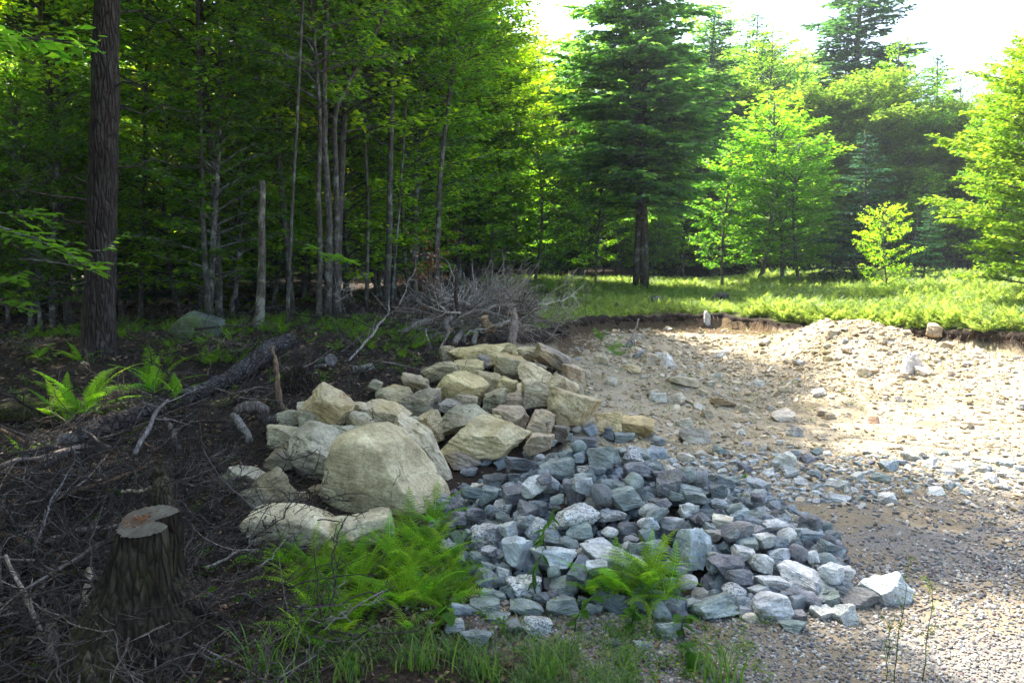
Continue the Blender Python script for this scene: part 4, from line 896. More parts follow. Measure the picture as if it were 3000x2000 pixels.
# --- woods behind and to the left, tree by tree
r = np.random.default_rng(2024); spots = []; t = 0
for q in [o for o in bpy.data.objects if o.get('category') == 'tree']: spots.append((q.location.x, q.location.y))
kinds_l = ['maple', 'beech', 'ash', 'hemlock', 'beech', 'beech', 'pole', 'ash', 'maple']
n_t = 0
LB = {'maple': 'spreading broadleaf tree', 'beech': 'layered beech-like tree', 'ash': 'high-crowned grey tree', 'hemlock': 'dark hemlock', 'hemlock2': 'large dark hemlock', 'pole': 'thin pole-like tree', 'round': 'bushy bright tree'}
while n_t < 175 and t < 9000:
    t += 1
    y = r.uniform(4, 62) ; x = r.uniform(-(.75 * y + 7), .72 * y + 4)
    if x > -3.0 and y < 27: continue
    sd = poly_sd(np.array([[x, y]]), CLEAR)[0]
    if sd > -1.0: continue
    dm = 2.5 if y < 16 else 2.0 if y < 22 else (2.5 if y < 36 else 3.2)
    if any((x - a) ** 2 + (y - b) ** 2 < dm * dm for a, b in spots): continue
    if x < -2.5 and y < 9.5 and x > -.62 * y - 1.2: continue        # keep the near left view open
    spots.append((x, y)); u = 1500 + x / y * FPX
    left = x < -.02 * y; kd = r.choice(kinds_l) if left else r.choice(['maple', 'beech', 'round', 'maple', 'hemlock2', 'beech'])
    if left: h = (r.uniform(10, 13) if y < 18 and x < -5 else r.uniform(7.5, 11)) if y < 40 else r.uniform(11, 15)
    else: h = (7.4 + (y - 27) * .20) * r.uniform(.85, 1.05); h = h * (.74 if u > 2620 else 1)
    if 1560 < u < 1800: h *= .84
    sunny = left and 15.5 < y < 33 and x > -.5 * y
    if sunny: h = r.uniform(6.2, 8.4); kd = r.choice(['round', 'round', 'beech', 'maple', 'pole'])
    if left and y > 33: h = r.uniform(9.5, 12.5)
    tone = r.uniform(1.2, 1.9); yel = r.uniform(.95, 1.4) * (1.35 if 600 < u < 1500 else 1)  # yellower tint left of centre stands in for backlit leaves
    dz = 'in the near woods' if y < 16 else ('in the middle woods' if y < 28 else ('in the deep woods' if y < 42 else 'far back in the woods'))
    hz = 'at the far left' if u < 300 else ('on the left' if u < 750 else ('left of the middle' if u < 1250 else ('in the middle' if u < 1750 else ('right of the middle' if u < 2300 else 'on the right'))))
    col = (.95 * tone, tone, tone, 1) if 'hemlock' in kd else (tone * yel * 1.05, tone * 1.08, .95 * tone, 1)
    if kd == 'round': col = (col[0] * .62, col[1] * .66, col[2] * .6, 1)
    tree(kd, x, y, h, f'{LB[kd]} standing {dz} {hz}', 'trees filling the woods', rot=r.uniform(0, 6.3), fat=r.uniform(.9, 1.15) * (1.3 if not left else (1.15 if sunny else 1)), color=col, tilt=(r.normal(0, .015), r.normal(0, .015)), tcol=(.62, .6, .56, 1)); n_t += 1
# understory saplings in the woods
n_t = 0; t = 0
while n_t < 75 and t < 4000:
    t += 1; y = r.uniform(11, 36); x = r.uniform(-(.66 * y + 2), .1 * y) if y < 27 else r.uniform(-.6 * y, .66 * y)
    sd = poly_sd(np.array([[x, y]]), CLEAR)[0]
    if sd > -.7 or (x > -4.5 and y < 12): continue
    u = 1500 + x / y * FPX; kd = r.choice(['sapling', 'sapling', 'bush', 'spruce']) if y > 14 else 'sapling'
    hz = 'at the far left' if u < 350 else ('on the left' if u < 800 else ('left of the middle' if u < 1250 else ('in the middle' if u < 1750 else 'on the right')))
    sc = r.uniform(.7, 1.2); dz = 'near the edge' if sd > -4 else 'deeper in'
    tree(kd, x, y, {'sapling': 4.2, 'bush': 2.3, 'spruce': 3.2}[kd] * sc, f'{"dark young conifer" if kd == "spruce" else ("low leafy sapling" if kd == "bush" else "tall leafy sapling")} under the trees {dz} {hz}',
         'saplings under the forest trees', rot=r.uniform(0, 6), fat=1.2, color=(1.1, 1.1, 1, 1)); n_t += 1

# the mass of small trees far back, where no single one can be told apart
S_far = source_collection('far_tree_kinds', [K['sapling'][1], K['spruce'][1], K['beech'][1]])
r = np.random.default_rng(5); y = r.uniform(40, 72, 900); x = r.uniform(-1, 1, 900) * (.74 * y + 3); z = ground(x, y) - .2
pk = r.choice([0, 0, 1, 2], 900); sc = np.where(pk == 2, r.uniform(.5, .9, 900), r.uniform(1.2, 2.4, 900)); sc = np.where((x > -.05 * y), sc * .62, sc)
scatter('far_woods', np.stack([x, y, z], 1), np.stack([0 * x, 0 * x, r.uniform(0, 6.3, 900)], 1), np.stack([sc * 1.3, sc * 1.3, sc], 1), pk, S_far, 'dim mass of leafy woods far behind the trunks', 'woods')

# unseen trees added round the clearing, darkening stone faces turned to the camera
r = np.random.default_rng(66)
for i, (x, y) in enumerate(((-6, -4.5), (-2.5, -9), (3.5, -10), (9.5, -8), (-6.8, .5), (-6.3, 4.2), (-8.5, 3), (-9, -3), (13, -6), (-7.5, 7))):
    kd = ['maple', 'hemlock', 'beech', 'hemlock2'][i % 4]
    tree(kd, x, y, r.uniform(10, 13), f'{LB[kd]} in the woods around the clearing, outside the picture', 'unseen trees added around the clearing', rot=r.uniform(0, 6), color=(1.1, 1.1, 1, 1))

r = np.random.default_rng(67)
for i, u in enumerate((1480, 1600, 1700, 1990, 2110, 2200, 2330, 2420, 2530, 2640, 2740, 2830, 2930, 3010, 3080)):
    D = r.uniform(28.2, 31.5); p = at(u, 800, D); h = r.uniform(5.8, 7.8) * (.8 if u > 2600 else 1); g = r.uniform(.8, 1.3)
    tree('round', p.x, D, h, ['bushy light green tree', 'full leafy mid-green tree', 'dense rounded tree'][i % 3] + f' {"left behind the forked hemlock" if u < 1750 else ("between the forked hemlock and the pointed young tree" if u < 2150 else ("behind the row of young trees" if u < 2450 else ("behind the sunlit thin sapling" if u < 2750 else "behind the sunlit maples")))}, {["lower", "taller", "wider"][i % 3]} one',
         'bushy trees behind the meadow', rot=i * 2.1, fat=1.35, color=(g * 1.05, g, g, 1))

for i, (x, y, h, lab) in enumerate(((-4.6, 12.6, 8.5, 'left of the curved grey trunk'), (-3.9, 14.2, 8.0, 'behind the dead pale snag'), (-3.0, 13.8, 8.6, 'behind the three-stemmed clump'), (-2.3, 15.6, 8.0, 'right of the three-stemmed clump'), (-1.6, 17.6, 7.6, 'behind the crooked grey trunk'), (-5.8, 15.0, 8.5, 'between the big pine and the slender mottled trunk'),
                                    (-2.9, 17.5, 7.5, 'deep behind the stout pale trunk'), (-1.0, 20.0, 7.4, 'above the far left end of the meadow'), (-.2, 22.8, 7.2, 'at the corner where the woods meet the meadow'), (-4.4, 17.0, 8.0, 'deep behind the dead pale snag'), (-7.2, 13.0, 9.0, 'left of the big pine trunk'))):
    tree('mid', x, y, h, f'slim tree with bright layered boughs {lab}', 'backlit-tinted trees veiling the trunks', rot=i * 1.9, fat=1.2, color=(2.9, 2.1, .9, 1) if i % 3 else (2.0, 1.8, 1.0, 1), tcol=(.6, .58, .55, 1))  # crown tint carries the yellow-green of leaves lit from behind
r = np.random.default_rng(68)
for i, u in enumerate(np.linspace(1430, 2960, 17)):
    D = r.uniform(26.8, 28.4); p = at(u, 800, D); k_ = ['sapling', 'sapling', 'bush'][i % 3]; g = r.uniform(1.2, 2.1)
    tree(k_, p.x, D, r.uniform(2.6, 4.2) if k_ == 'sapling' else 2.0, f'{["leafy", "slim", "low bushy"][i % 3]} young tree {["in shade", "half in sun", "with pale leaves"][(i // 3) % 3]} by the meadow edge {"left of the forked hemlock" if u < 1800 else ("right of the forked hemlock" if u < 2200 else "toward the sunlit maples")}', 'young trees along the far meadow edge', rot=i, fat=1.3, color=(g, g, .9, 1))

for i, (u, D, h, lab) in enumerate(((520, 13.5, 3.6, 'right of the slender mottled trunk'), (690, 15.0, 4.2, 'between the curved trunk and the dead snag'), (800, 15.5, 3.6, 'behind the slim straight trunk'), (1010, 14.8, 4.2, 'right behind the three-stemmed clump'), (1100, 16.5, 4.6, 'behind the stout pale trunk'), (1200, 15.8, 4.0, 'left of the crooked trunk'),
                                         (1230, 18.5, 5.0, 'deep behind the brush pile'), (1330, 19.0, 4.6, 'behind the right of the brush pile'), (1400, 21.0, 4.2, 'at the left end of the meadow'), (350, 14.0, 3.8, 'right of the big pine'), (1490, 24.5, 4.4, 'at the left back corner of the meadow'))):
    p = at(u, 800, D); tree('sapling', p.x, D, h, f'leafy yellow-green sapling in the undergrowth {lab}', 'leafy saplings in the forest edge', rot=i * 1.3, fat=1.35, color=(2.6, 2.1, 1.0, 1) if i % 2 else (1.9, 1.8, 1.0, 1), tcol=(.6, .6, .55, 1))  # sapling crowns tinted as if the sun lit them yellow
# ------------------------------------------------------------------ dead wood
def wiggly(P, n, amp, r):
    P = np.array(P, float); t = np.linspace(0, 1, n); tt = np.linspace(0, 1, len(P)); Q = np.stack([np.interp(t, tt, P[:, i]) for i in range(3)], 1)
    if len(P) > 2:      # round the corners
        for _ in range(3): Q[1:-1] = (Q[:-2] + Q[1:-1] * 2 + Q[2:]) / 4
    w = np.cumsum(r.normal(0, amp, (n, 3)), 0); w -= np.linspace(0, 1, n)[:, None] * w[-1]; return Q + w
def pix_wood(name, pix, wpx, mat, label, cat='dead branch', group=None, seed=0, sides=9, cut=None, twigs=0, amp=.004, color=(1, 1, 1, 1), knots=0, kind=None):
    """a branch or log along pixels (u, v, distance) with widths in pixels; cut: material of the sawn near end"""
    r = np.random.default_rng(seed + 5); pix = [(p[0], p[1], p[2] if len(p) > 2 else hit(p[0], p[1] + wpx[0] * .35).y) for p in pix]; P = np.array([at(*p)[:] for p in pix]); D = np.mean([p[2] for p in pix]); Q = wiggly(P, max(8, 5 * len(P)), amp, r)
    o0 = Q[len(Q) // 2].copy(); Q = Q - o0; R = np.interp(np.linspace(0, 1, len(Q)), np.linspace(0, 1, len(wpx)), wpx) * .5 * D / FPX
    if knots: R = R * (1 + .10 * np.sin(np.linspace(0, 9 * knots, len(Q)) + seed) + r.normal(0, .04, len(Q)))
    bag = Bag(); bag.tube(Q, R, sides)
    for k in range(twigs):
        i = r.integers(len(Q) // 4, len(Q) - 1); L = r.uniform(.12, .5); d = (Q[i] - Q[i - 1]) / (np.linalg.norm(Q[i] - Q[i - 1]) + 1e-9) + r.normal(0, .7, 3); d /= np.linalg.norm(d)
        T = wiggly([Q[i], Q[i] + d * L * .5, Q[i] + d * L + [0, 0, r.uniform(-.1, .1)]], 6, .006, r); bag.tube(T, np.linspace(min(R[i] * .5, .008), .0015, 6), 4)
        if r.random() < .6: bag.tube(np.array([T[3], T[3] + r.normal(0, .08, 3)]), [.002, .001], 3)
    me = bag.mesh(name, mat)
    if sides > 8:
        co = np.empty(len(me.vertices) * 3, np.float32); me.vertices.foreach_get('co', co); co = co.reshape(-1, 3); W = Waves(seed + 9, 3, 3, 12, 5, .6); co += (W(co) * R.mean() * .16)[:, None] * r.normal(0, 1, 3) ; me.vertices.foreach_set('co', co.ravel())
    if cut:
        e = put(name, None, None, o0, None, None, label, cat, group); put('bark', me, e, color=color)
        a, b = Q[0], Q[1]; d = Vector(a - b).normalized(); n_ = 14; th = np.linspace(0, 6.2832, n_, endpoint=False)
        V = np.stack([np.cos(th) * R[0] * .99, np.sin(th) * R[0] * .99, 0 * th], 1); V = np.vstack([V, V * [1, 1, 0] + [0, 0, .006]]); F = np.arange(n_)
        me2 = mesh_of('cut_end', V, [np.array([n_ + F]), np.stack([F, (F + 1) % n_, n_ + (F + 1) % n_, n_ + F], 1)], cut)
        put('cut_end', me2, e, Vector(a) + d * .003, d.to_track_quat('Z', 'Y').to_euler()); return e
    return put(name, me, None, o0, None, None, label, cat, group, kind, color)
B1 = lambda X, Y, D=9.6: (1150 + X / 3.92, 750 + Y / 3.92, D)
B2 = lambda X, Y, D=8: (500 + X / 3.36, 850 + Y / 3.36, D)
GBR = 'branches thrown on the brush pile'; M_deadwood2 = M_deadwood
def b1(pts, w, label, D=9.6, **k): return pix_wood(k.pop('name', 'dead_branch'), [B1(*p[:2], p[2] if len(p) > 2 else D) for p in pts], w, k.pop('mat', M_deadwood), label, group=GBR, **k)
b1([(650, 845, 9.2), (600, 800, 9.25), (635, 725, 9.3), (740, 700, 9.4)], [20, 19, 16, 12], 'short bent pale log with an orange sawn end in the brush pile', cut=M_cutnew, name='bent_log', cat='log', seed=1)
b1([(690, 800, 9.3), (760, 705, 9.3), (870, 640, 9.3), (1000, 622, 9.3), (1150, 650, 9.4), (1330, 710, 9.4), (1480, 780, 9.4)], [6, 10, 12, 12, 11, 8, 5], 'long arching pale branch across the middle of the brush pile', seed=2, twigs=5)
b1([(930, 700), (1100, 640), (1300, 620), (1480, 640), (1620, 720), (1800, 800), (1950, 800)], [8, 9, 8, 7, 5, 4, 3], 'pale branch running right out of the brush pile over the grass', seed=3, twigs=6)
b1([(770, 690, 9.35), (735, 600, 9.35), (718, 420, 9.3), (740, 200, 9.25)], [13, 12, 11, 9], 'dark stub standing upright out of the brush pile', mat=M_darkwood, seed=4)
b1([(300, 410), (430, 490), (640, 580), (700, 620)], [7, 10, 12, 12], 'dark grey limb slanting up to the left from the brush pile', seed=5, twigs=5, color=(.6, .6, .6, 1))
b1([(150, 330), (320, 480), (480, 560), (680, 700)], [3, 7, 10, 12], 'long dark limb reaching highest to the left of the brush pile', seed=6, twigs=6, color=(.55, .52, .5, 1))
b1([(0, 590), (250, 620), (600, 690)], [7, 9, 9], 'straight weathered pole lying left of the brush pile', seed=7, color=(.8, .7, .65, 1))
b1([(30, 640), (260, 650), (560, 690)], [8, 9, 7], 'second straight pole lying just below the first left of the brush pile', seed=8, color=(.7, .65, .65, 1))
b1([(100, 870, 9.4), (230, 820, 9.4), (330, 770, 9.4), (430, 740, 9.5)], [15, 19, 20, 18], 'thick pale crooked log at the left foot of the brush pile', name='crooked_log', cat='log', seed=9, sides=12, knots=1, twigs=2)
b1([(390, 840, 9.1), (405, 980, 9.0), (470, 1090, 8.9), (620, 1230, 8.7)], [7, 8, 7, 6], 'pale stick leaning down on to the boulder pile from the left of the brush', seed=10, twigs=3)
b1([(650, 870, 9.1), (560, 1040, 8.9), (545, 1150, 8.8), (565, 1250, 8.7)], [9, 8, 7, 7], 'smooth pale stick running down behind the long top slab', seed=11, twigs=1)
b1([(930, 1015, 9.1), (960, 930, 9.2), (960, 860, 9.3)], [16, 15, 10], 'pale split pole standing behind the middle of the long top slab', seed=12)
b1([(720, 1010, 9.0), (760, 930, 9.2), (790, 870, 9.4)], [20, 18, 14], 'thick grey pole standing behind the left of the long top slab', seed=13)
b1([(820, 1000, 9.2), (830, 900, 9.3)], [14, 12], 'grey pole beside the thick one behind the long top slab', seed=14, color=(.7, .7, .7, 1))
b1([(1210, 600), (1250, 500), (1310, 360), (1290, 230)], [9, 8, 6, 4], 'thin bleached branch standing highest in the right of the brush pile', seed=15, twigs=4, color=(1.3, 1.3, 1.25, 1))
b1([(1080, 560), (1250, 420), (1380, 300), (1530, 190)], [6, 5, 4, 2], 'bleached twiggy branch pointing up to the right over the meadow', seed=16, twigs=9, color=(1.25, 1.25, 1.2, 1))
b1([(870, 600), (1000, 500), (1100, 380), (1145, 290)], [14, 12, 8, 5], 'stout bleached branch rising right of the upright stub', seed=17, twigs=7, color=(1.15, 1.12, 1.1, 1))
b1([(560, 0, 9.9), (640, 60, 9.8), (680, 180, 9.7), (715, 290, 9.6)], [2, 3, 5, 5], 'thin pale branch curving high above the upright stub', seed=18, twigs=4)
b1([(810, 180), (820, 270), (870, 330), (900, 420)], [3, 5, 6, 6], 'forked pale branch right beside the upright stub', seed=19, twigs=6, color=(1.2, 1.2, 1.15, 1))
b1([(1340, 680), (1500, 600), (1660, 565)], [5, 5, 3], 'low thin branch over the pale rock at the right of the brush pile', seed=20, twigs=3)
b1([(1440, 740), (1600, 740), (1760, 750), (2000, 640)], [8, 7, 5, 2], 'branch trailing over the green at the right end of the brush pile', seed=21, twigs=7)
b1([(1430, 770), (1620, 800), (1780, 860), (1930, 990)], [8, 7, 5, 3], 'branch sagging to the pit side at the right end of the brush pile', seed=22, twigs=7)
b1([(130, 945, 9.2), (380, 925, 9.1), (600, 880, 9.1)], [2, 3, 3], 'very thin stick lying level left below the brush pile', seed=23)
b1([(0, 1125, 8.6), (60, 1190, 8.4), (130, 1310, 8.1), (180, 1420, 7.9)], [8, 8, 7, 6], 'pale bare stick leaning against the back of the boulder pile at the left', seed=24)
b1([(20, 1050, 8.6), (250, 1120, 8.6), (540, 1250, 8.4)], [2, 3, 3], 'thin twig lying in the green behind the boulder pile', seed=25, twigs=2)
r = np.random.default_rng(91)
for i in range(46):     # the rest of the pile
    a = r.uniform(-.25, 1.15) * 1.6; X0, Y0 = r.uniform(620, 1400), r.uniform(480, 880); L = r.uniform(180, 520); D0 = r.uniform(9.3, 10.4)
    ang = r.uniform(-.4, 1.5) if X0 > 900 else r.uniform(1.0, 3.4); X1, Y1 = X0 + math.cos(ang) * L, Y0 - math.sin(ang) * L * .8
    tn = r.choice(['bleached', 'grey', 'dark']); cl = {'bleached': 2.0, 'grey': 1.5, 'dark': .7}[tn]
    side = 'left half' if X0 < 850 else ('middle' if X0 < 1120 else 'right half'); dr = 'pointing up right' if ang < 1.2 else ('standing steeply' if ang < 1.9 else 'pointing up left')
    b1([(X0, Y0, D0), ((X0 + X1) / 2 + r.uniform(-20, 20), (Y0 + Y1) / 2 - r.uniform(-10, 25), D0), (X1, Y1, D0 + r.uniform(-.3, .3))], [r.uniform(7, 15), 7, 2.5],
       f'{tn} {"slim" if L < 320 else "long"} branch {dr} in the {side} of the brush pile', seed=100 + i, twigs=8, sides=6, color=(cl, cl * .98, cl * .96, 1))
# short flared stump lying in the brush, and the pale upright rotten one
pix_wood('brush_stump', [B1(1062, 700, 9.2), B1(1075, 780, 9.2), B1(1130, 850, 9.15)], [20, 24, 36], M_deadwood, 'small upturned stump with a fresh sawn face in the brush pile', 'stump', None, 31, 12, M_cutnew, color=(1.2, .9, .6, 1))
e = pix_wood('rotten_stump', [B1(1370, 1020, 8.9), B1(1375, 900, 8.9), B1(1395, 780, 8.95), B1(1385, 660, 9.0), B1(1398, 600, 9.0)], [25, 29, 24, 19, 6], M_deadwood, 'pale rotten stump standing upright at the right of the brush pile', 'stump', None, 32, 14, knots=2, color=(1.25, 1.12, 1.1, 1))
# logs on the left
pix_wood('fallen_log', [(548, 1160, 6.85), (680, 1096, 7.4), (760, 1052, 7.85), (812, 1015, 8.3), (846, 1000, 8.5)], [44, 48, 47, 50, 54], M_logbark, 'thick rough-barked fallen log slanting up to the right through the undergrowth', 'log', None, 41, 18, M_cutold, amp=.012, knots=1)
pix_wood('dark_log', [(198, 1292, 5.35), (290, 1262, 5.65), (400, 1214, 5.95), (470, 1198, 6.15)], [66, 62, 60, 54], M_logbark, 'dark fallen log with ferns growing above it at the left', 'log', None, 42, 16, M_cutold, amp=.01, knots=1, color=(.8, .75, .72, 1))
pix_wood('split_log', [(120, 1362, 5.1), (200, 1318, 5.3)], [34, 30], M_deadwood, 'short split grey log lying below the dark fern log', 'log', None, 43, 10, color=(.8, .8, .9, 1))
pix_wood('split_log', [(60, 1345, 5.2), (170, 1300, 5.4)], [26, 22], M_deadwood, 'narrow grey split log just above the short one at the left', 'log', None, 44, 10, color=(.7, .7, .8, 1))
pix_wood('mossy_log', [(-60, 1215, 6.4), (60, 1200, 6.4), (180, 1212, 6.4)], [60, 62, 40], M_mossy, 'mossy decaying log at the left edge behind the big ferns', 'log', None, 45, 14, knots=1, color=(2.0, 2.6, 1.0, 1))
pix_wood('upright_snag', [(838, 1205, 6.5), (818, 1180, 6.5), (814, 1110, 6.5), (806, 1050, 6.55), (797, 1015, 6.6)], [22, 19, 15, 12, 8], M_deadwood, 'twisted brown dead stem standing upright left of the boulder pile', 'snag', None, 46, 10, knots=2, color=(.95, .72, .55, 1))
pix_wood('dark_stick', [(897, 1118, 7.2), (915, 1060, 7.25), (930, 1010, 7.3)], [12, 11, 8], M_darkwood, 'blackish stick leaning up right above the uprooted stump', 'stick', None, 47, 8, color=(.5, .4, .4, 1))
pix_wood('gnarled_log', [(690, 1205, 6.1), (745, 1200, 6.1), (790, 1232, 6.1), (835, 1222, 6.1)], [26, 38, 34, 26], M_deadwood, 'gnarled weathered log lying at the left foot of the boulder pile', 'log', None, 48, 14, amp=.012, knots=2, color=(.75, .7, .7, 1))
pix_wood('split_log', [(684, 1216, 5.8), (712, 1260, 5.7), (732, 1290, 5.6)], [20, 24, 18], M_deadwood, 'short pale split log stuck in the slash below the gnarled log', 'log', None, 49, 10, knots=1)
pix_wood('small_log', [(1092, 1072, 7.6), (1035, 1084, 7.6)], [22, 24], M_bark, 'small sawn log with a pale cut end behind the boulder pile', 'log', None, 50, 12, M_cutold, color=(1.2, 1.2, 1.15, 1))
pix_wood('small_log', [(970, 1056, 7.9), (945, 1062, 8.1)], [36, 30], M_bark, 'round log end facing the camera above the boulder pile', 'log', None, 51, 12, M_cutold)
pix_wood('small_log', [(952, 1073, 7.8), (910, 1075, 7.8)], [11, 12], M_bark, 'thin sawn stick with an orange end beside the round log end', 'log', None, 52, 9, M_cutnew)
pix_wood('dead_log', [(2182, 1338), (2120, 1332), (2045, 1322)], [15, 16, 11], M_deadwood, 'short weathered log lying on the pit floor behind the grey pile', 'log', None, 53, 10, knots=1, color=(.75, .62, .5, 1))
pix_wood('thin_stick', [(2165, 1338), (2240, 1342), (2320, 1338)], [4, 3, 2], M_deadwood, 'thin stick lying on the pit floor right of the short weathered log', 'stick', None, 54, 5)
pix_wood('small_log', [(1852, 1003, 11.05), (1832, 1022, 10.95)], [24, 22], M_bark, 'short grey log piece on the bank slope beside the fern clump', 'log', None, 55, 10, M_cutold, color=(1.5, 1.5, 1.5, 1))
pix_wood('thin_stick', [(1872, 935, 11.6), (1858, 965, 11.4), (1846, 1000, 11.1)], [5, 5, 4], M_deadwood, 'thin stick leaning on the bank above the short grey log piece', 'stick', None, 56, 5)
pix_wood('cut_stump', [(1922, 868, 15.7), (1922, 884, 15.7), (1923, 900, 15.7)], [30, 31, 36], M_bark, 'small sawn stump standing in the meadow above the bank', 'stump', None, 57, 12, M_cutold, color=(1.5, 1.45, 1.4, 1))
pix_wood('thin_stick', [(2315, 893, 15.3), (2350, 894, 15.3), (2385, 897, 15.3)], [4, 6, 4], M_deadwood, 'grey stick lying in the meadow grass', 'stick', None, 58, 5)
pix_wood('thin_stick', [(2373, 890, 15.2), (2372, 862, 15.2)], [5, 3], M_deadwood, 'short pale twig standing in the meadow grass', 'stick', None, 59, 5, twigs=2)
pix_wood('meadow_root', [(2085, 880, 16.5), (2110, 866, 16.5), (2135, 870, 16.5)], [16, 24, 14], M_darkwood, 'dark root stub in the middle of the meadow', 'root', None, 60, 9, twigs=4)
# the Y shaped bare branch behind the boulders
pix_wood('bare_branch', [(1020, 1055, 7.8), (1060, 1010, 8.0), (1085, 968, 8.2), (1120, 935, 8.4), (1140, 880, 8.6)], [6, 7, 8, 6, 3], M_deadwood, 'pale bare forked branch behind the back left of the boulder pile', 'dead branch', None, 61, 7, twigs=7, amp=.008, color=(1.3, 1.3, 1.35, 1))
# foreground sticks
pix_wood('long_stick', [(0, 1490, 4.2), (110, 1465, 4.3), (220, 1425, 4.4), (310, 1340, 4.7)], [7, 7, 6, 4], M_darkwood, 'long pale curved stick across the slash at the left edge', 'stick', None, 62, 7, color=(2.6, 2.4, 2.3, 1))
pix_wood('bare_branch', [(108, 1580, 3.7), (125, 1510, 3.8), (150, 1450, 3.9), (210, 1370, 4.1)], [5, 6, 6, 4], M_deadwood, 'thin grey branch rising left of the notched stump', 'dead branch', None, 63, 6, twigs=6, color=(.6, .6, .65, 1))
pix_wood('bare_branch', [(600, 1570, 3.9), (640, 1545, 4.0), (700, 1520, 4.1), (800, 1470, 4.2)], [4, 5, 5, 3], M_darkwood, 'thin dark twig arching toward the low pale boulder', 'dead branch', None, 64, 6, twigs=5)
pix_wood('bare_branch', [(410, 2005, 2.9), (440, 1965, 2.95), (510, 1945, 3.0), (560, 1950, 3.0)], [9, 9, 8, 5], M_darkwood, 'curved dark root-like stick in front of the notched stump', 'dead branch', None, 65, 7, twigs=2, color=(1.4, 1.3, 1.5, 1))
pix_wood('bare_branch', [(600, 1665, 3.5), (660, 1640, 3.55), (700, 1615, 3.6), (760, 1610, 3.6)], [10, 9, 7, 4], M_deadwood, 'pale forked stick lying right of the notched stump', 'dead branch', None, 66, 7, twigs=4)
pix_wood('bare_branch', [(868, 2010, 2.95), (862, 1950, 3.0), (850, 1900, 3.05), (838, 1870, 3.1)], [11, 10, 8, 4], M_deadwood, 'lichened upright stick at the bottom edge below the lacy ferns', 'dead branch', None, 67, 7, twigs=3, color=(.6, .6, .6, 1))
pix_wood('split_log', [(500, 1960, 2.95), (450, 1900, 3.0), (395, 1848, 3.05)], [26, 28, 30], M_deadwood, 'weathered split wood piece leaning on the front of the notched stump', 'log', None, 68, 8, knots=1, color=(.75, .68, .6, 1))
pix_wood('split_log', [(140, 1990, 2.9), (160, 1900, 2.95), (150, 1830, 3.0)], [40, 44, 30], M_deadwood, 'dark upright split log in the bottom left corner', 'log', None, 69, 10, knots=1, color=(.4, .36, .33, 1))
pix_wood('split_log', [(20, 1890, 3.1), (110, 1870, 3.1), (210, 1830, 3.15)], [22, 20, 12], M_deadwood, 'brown split piece lying at the left edge below the slash', 'log', None, 70, 8, knots=1, color=(.6, .48, .38, 1))
# the second, broken stump behind the notched one
pix_wood('broken_stump', [(478, 1505, 4.0), (480, 1440, 4.05), (470, 1390, 4.1), (468, 1350, 4.1)], [66, 54, 50, 14], M_mossy, 'broken mossy stump with a splintered top behind the notched stump', 'stump', None, 71, 16, knots=2, color=(2.0, 1.9, 1.5, 1))
pix_wood('bare_branch', [(355, 1446, 4.1), (405, 1437, 4.1), (440, 1428, 4.1)], [9, 11, 12], M_deadwood, 'pale stub of wood sticking left out of the broken stump', 'dead branch', None, 72, 8, twigs=1, color=(1.2, 1.1, .9, 1))
pix_wood('bare_branch', [(395, 1330, 4.3), (430, 1270, 4.4), (455, 1215, 4.5), (492, 1170, 4.6)], [14, 13, 12, 8], M_deadwood, 'pale splintered stick slanting up right behind the broken stump', 'dead branch', None, 73, 8, twigs=3, color=(.9, .9, 1.0, 1))
# uprooted dark stump with roots
c = at(880, 1145, 6.9); V, F = rock(61, (.36, .3, .42), 5, 'egg', 2.2); e = put('uprooted_stump', None, None, c, None, None, 'dark uprooted stump with dangling roots above the boulder pile at the left', 'stump')
put('root_plate', mesh_of('root_plate', V, F, M_mossy), e, color=(.8, .6, .5, 1)); r = np.random.default_rng(62)
for i in range(16):
    a = r.uniform(0, 6.3); d = np.array([math.cos(a), -.4 + .3 * math.sin(a), math.sin(a)]); T = wiggly([d * .12, d * .26, d * r.uniform(.3, .55) + [0, 0, -.12]], 9, .012, r); bg = Bag(); bg.tube(T, np.linspace(.012, .002, 9), 5); put('root', bg.mesh('root', M_soilroot), e)

# slash: branched dead branches, thrown over the left ground, each one its own object
def branch_mesh(seed, L, nside, mat, r0=.012):
    r = np.random.default_rng(seed); bag = Bag(); M = wiggly([(0, 0, 0), (L * .5, r.normal(0, .05), r.uniform(0, .08)), (L, r.normal(0, .1), r.uniform(-.05, .15))], 12, .012, r); bag.tube(M, np.linspace(r0, .002, 12), 5)
    for k in range(nside):
        i = r.integers(2, 11); a = r.choice([-1, 1]) * r.uniform(.4, 1.1); l = L * r.uniform(.12, .4); d = np.array([math.cos(a), math.sin(a), r.uniform(-.3, .6)]); T = wiggly([M[i], M[i] + d * l * .5, M[i] + d * l], 6, .008, r); bag.tube(T, np.linspace(r0 * .4, .001, 6), 3, False)
        for q in range(2):
            j = r.integers(2, 5); d2 = d + r.normal(0, .5, 3); bag.tube(np.array([T[j], T[j] + d2 * l * .3]), [.002, .0008], 3, False)
    return bag.mesh('dead_branch', mat)
SB = [branch_mesh(400 + i, [1.0, 1.4, .8, 1.8, 1.1, .6][i % 6], 9, M_darkwood, [.010, .013, .008, .017, .009, .007][i % 6]) for i in range(12)]
r = np.random.default_rng(410); n_s = 0; t = 0
def slash_ok(u, v): return (v > 1190 and u < 640 + (1500 - v) * .12 and u < 800) or (1000 < v < 1230 and 560 < u < 1150 and v < 1160 + max(0, 900 - u) * .3) or (900 < v < 1000 and 880 < u < 1180) or (v > 1600 and u < 620)
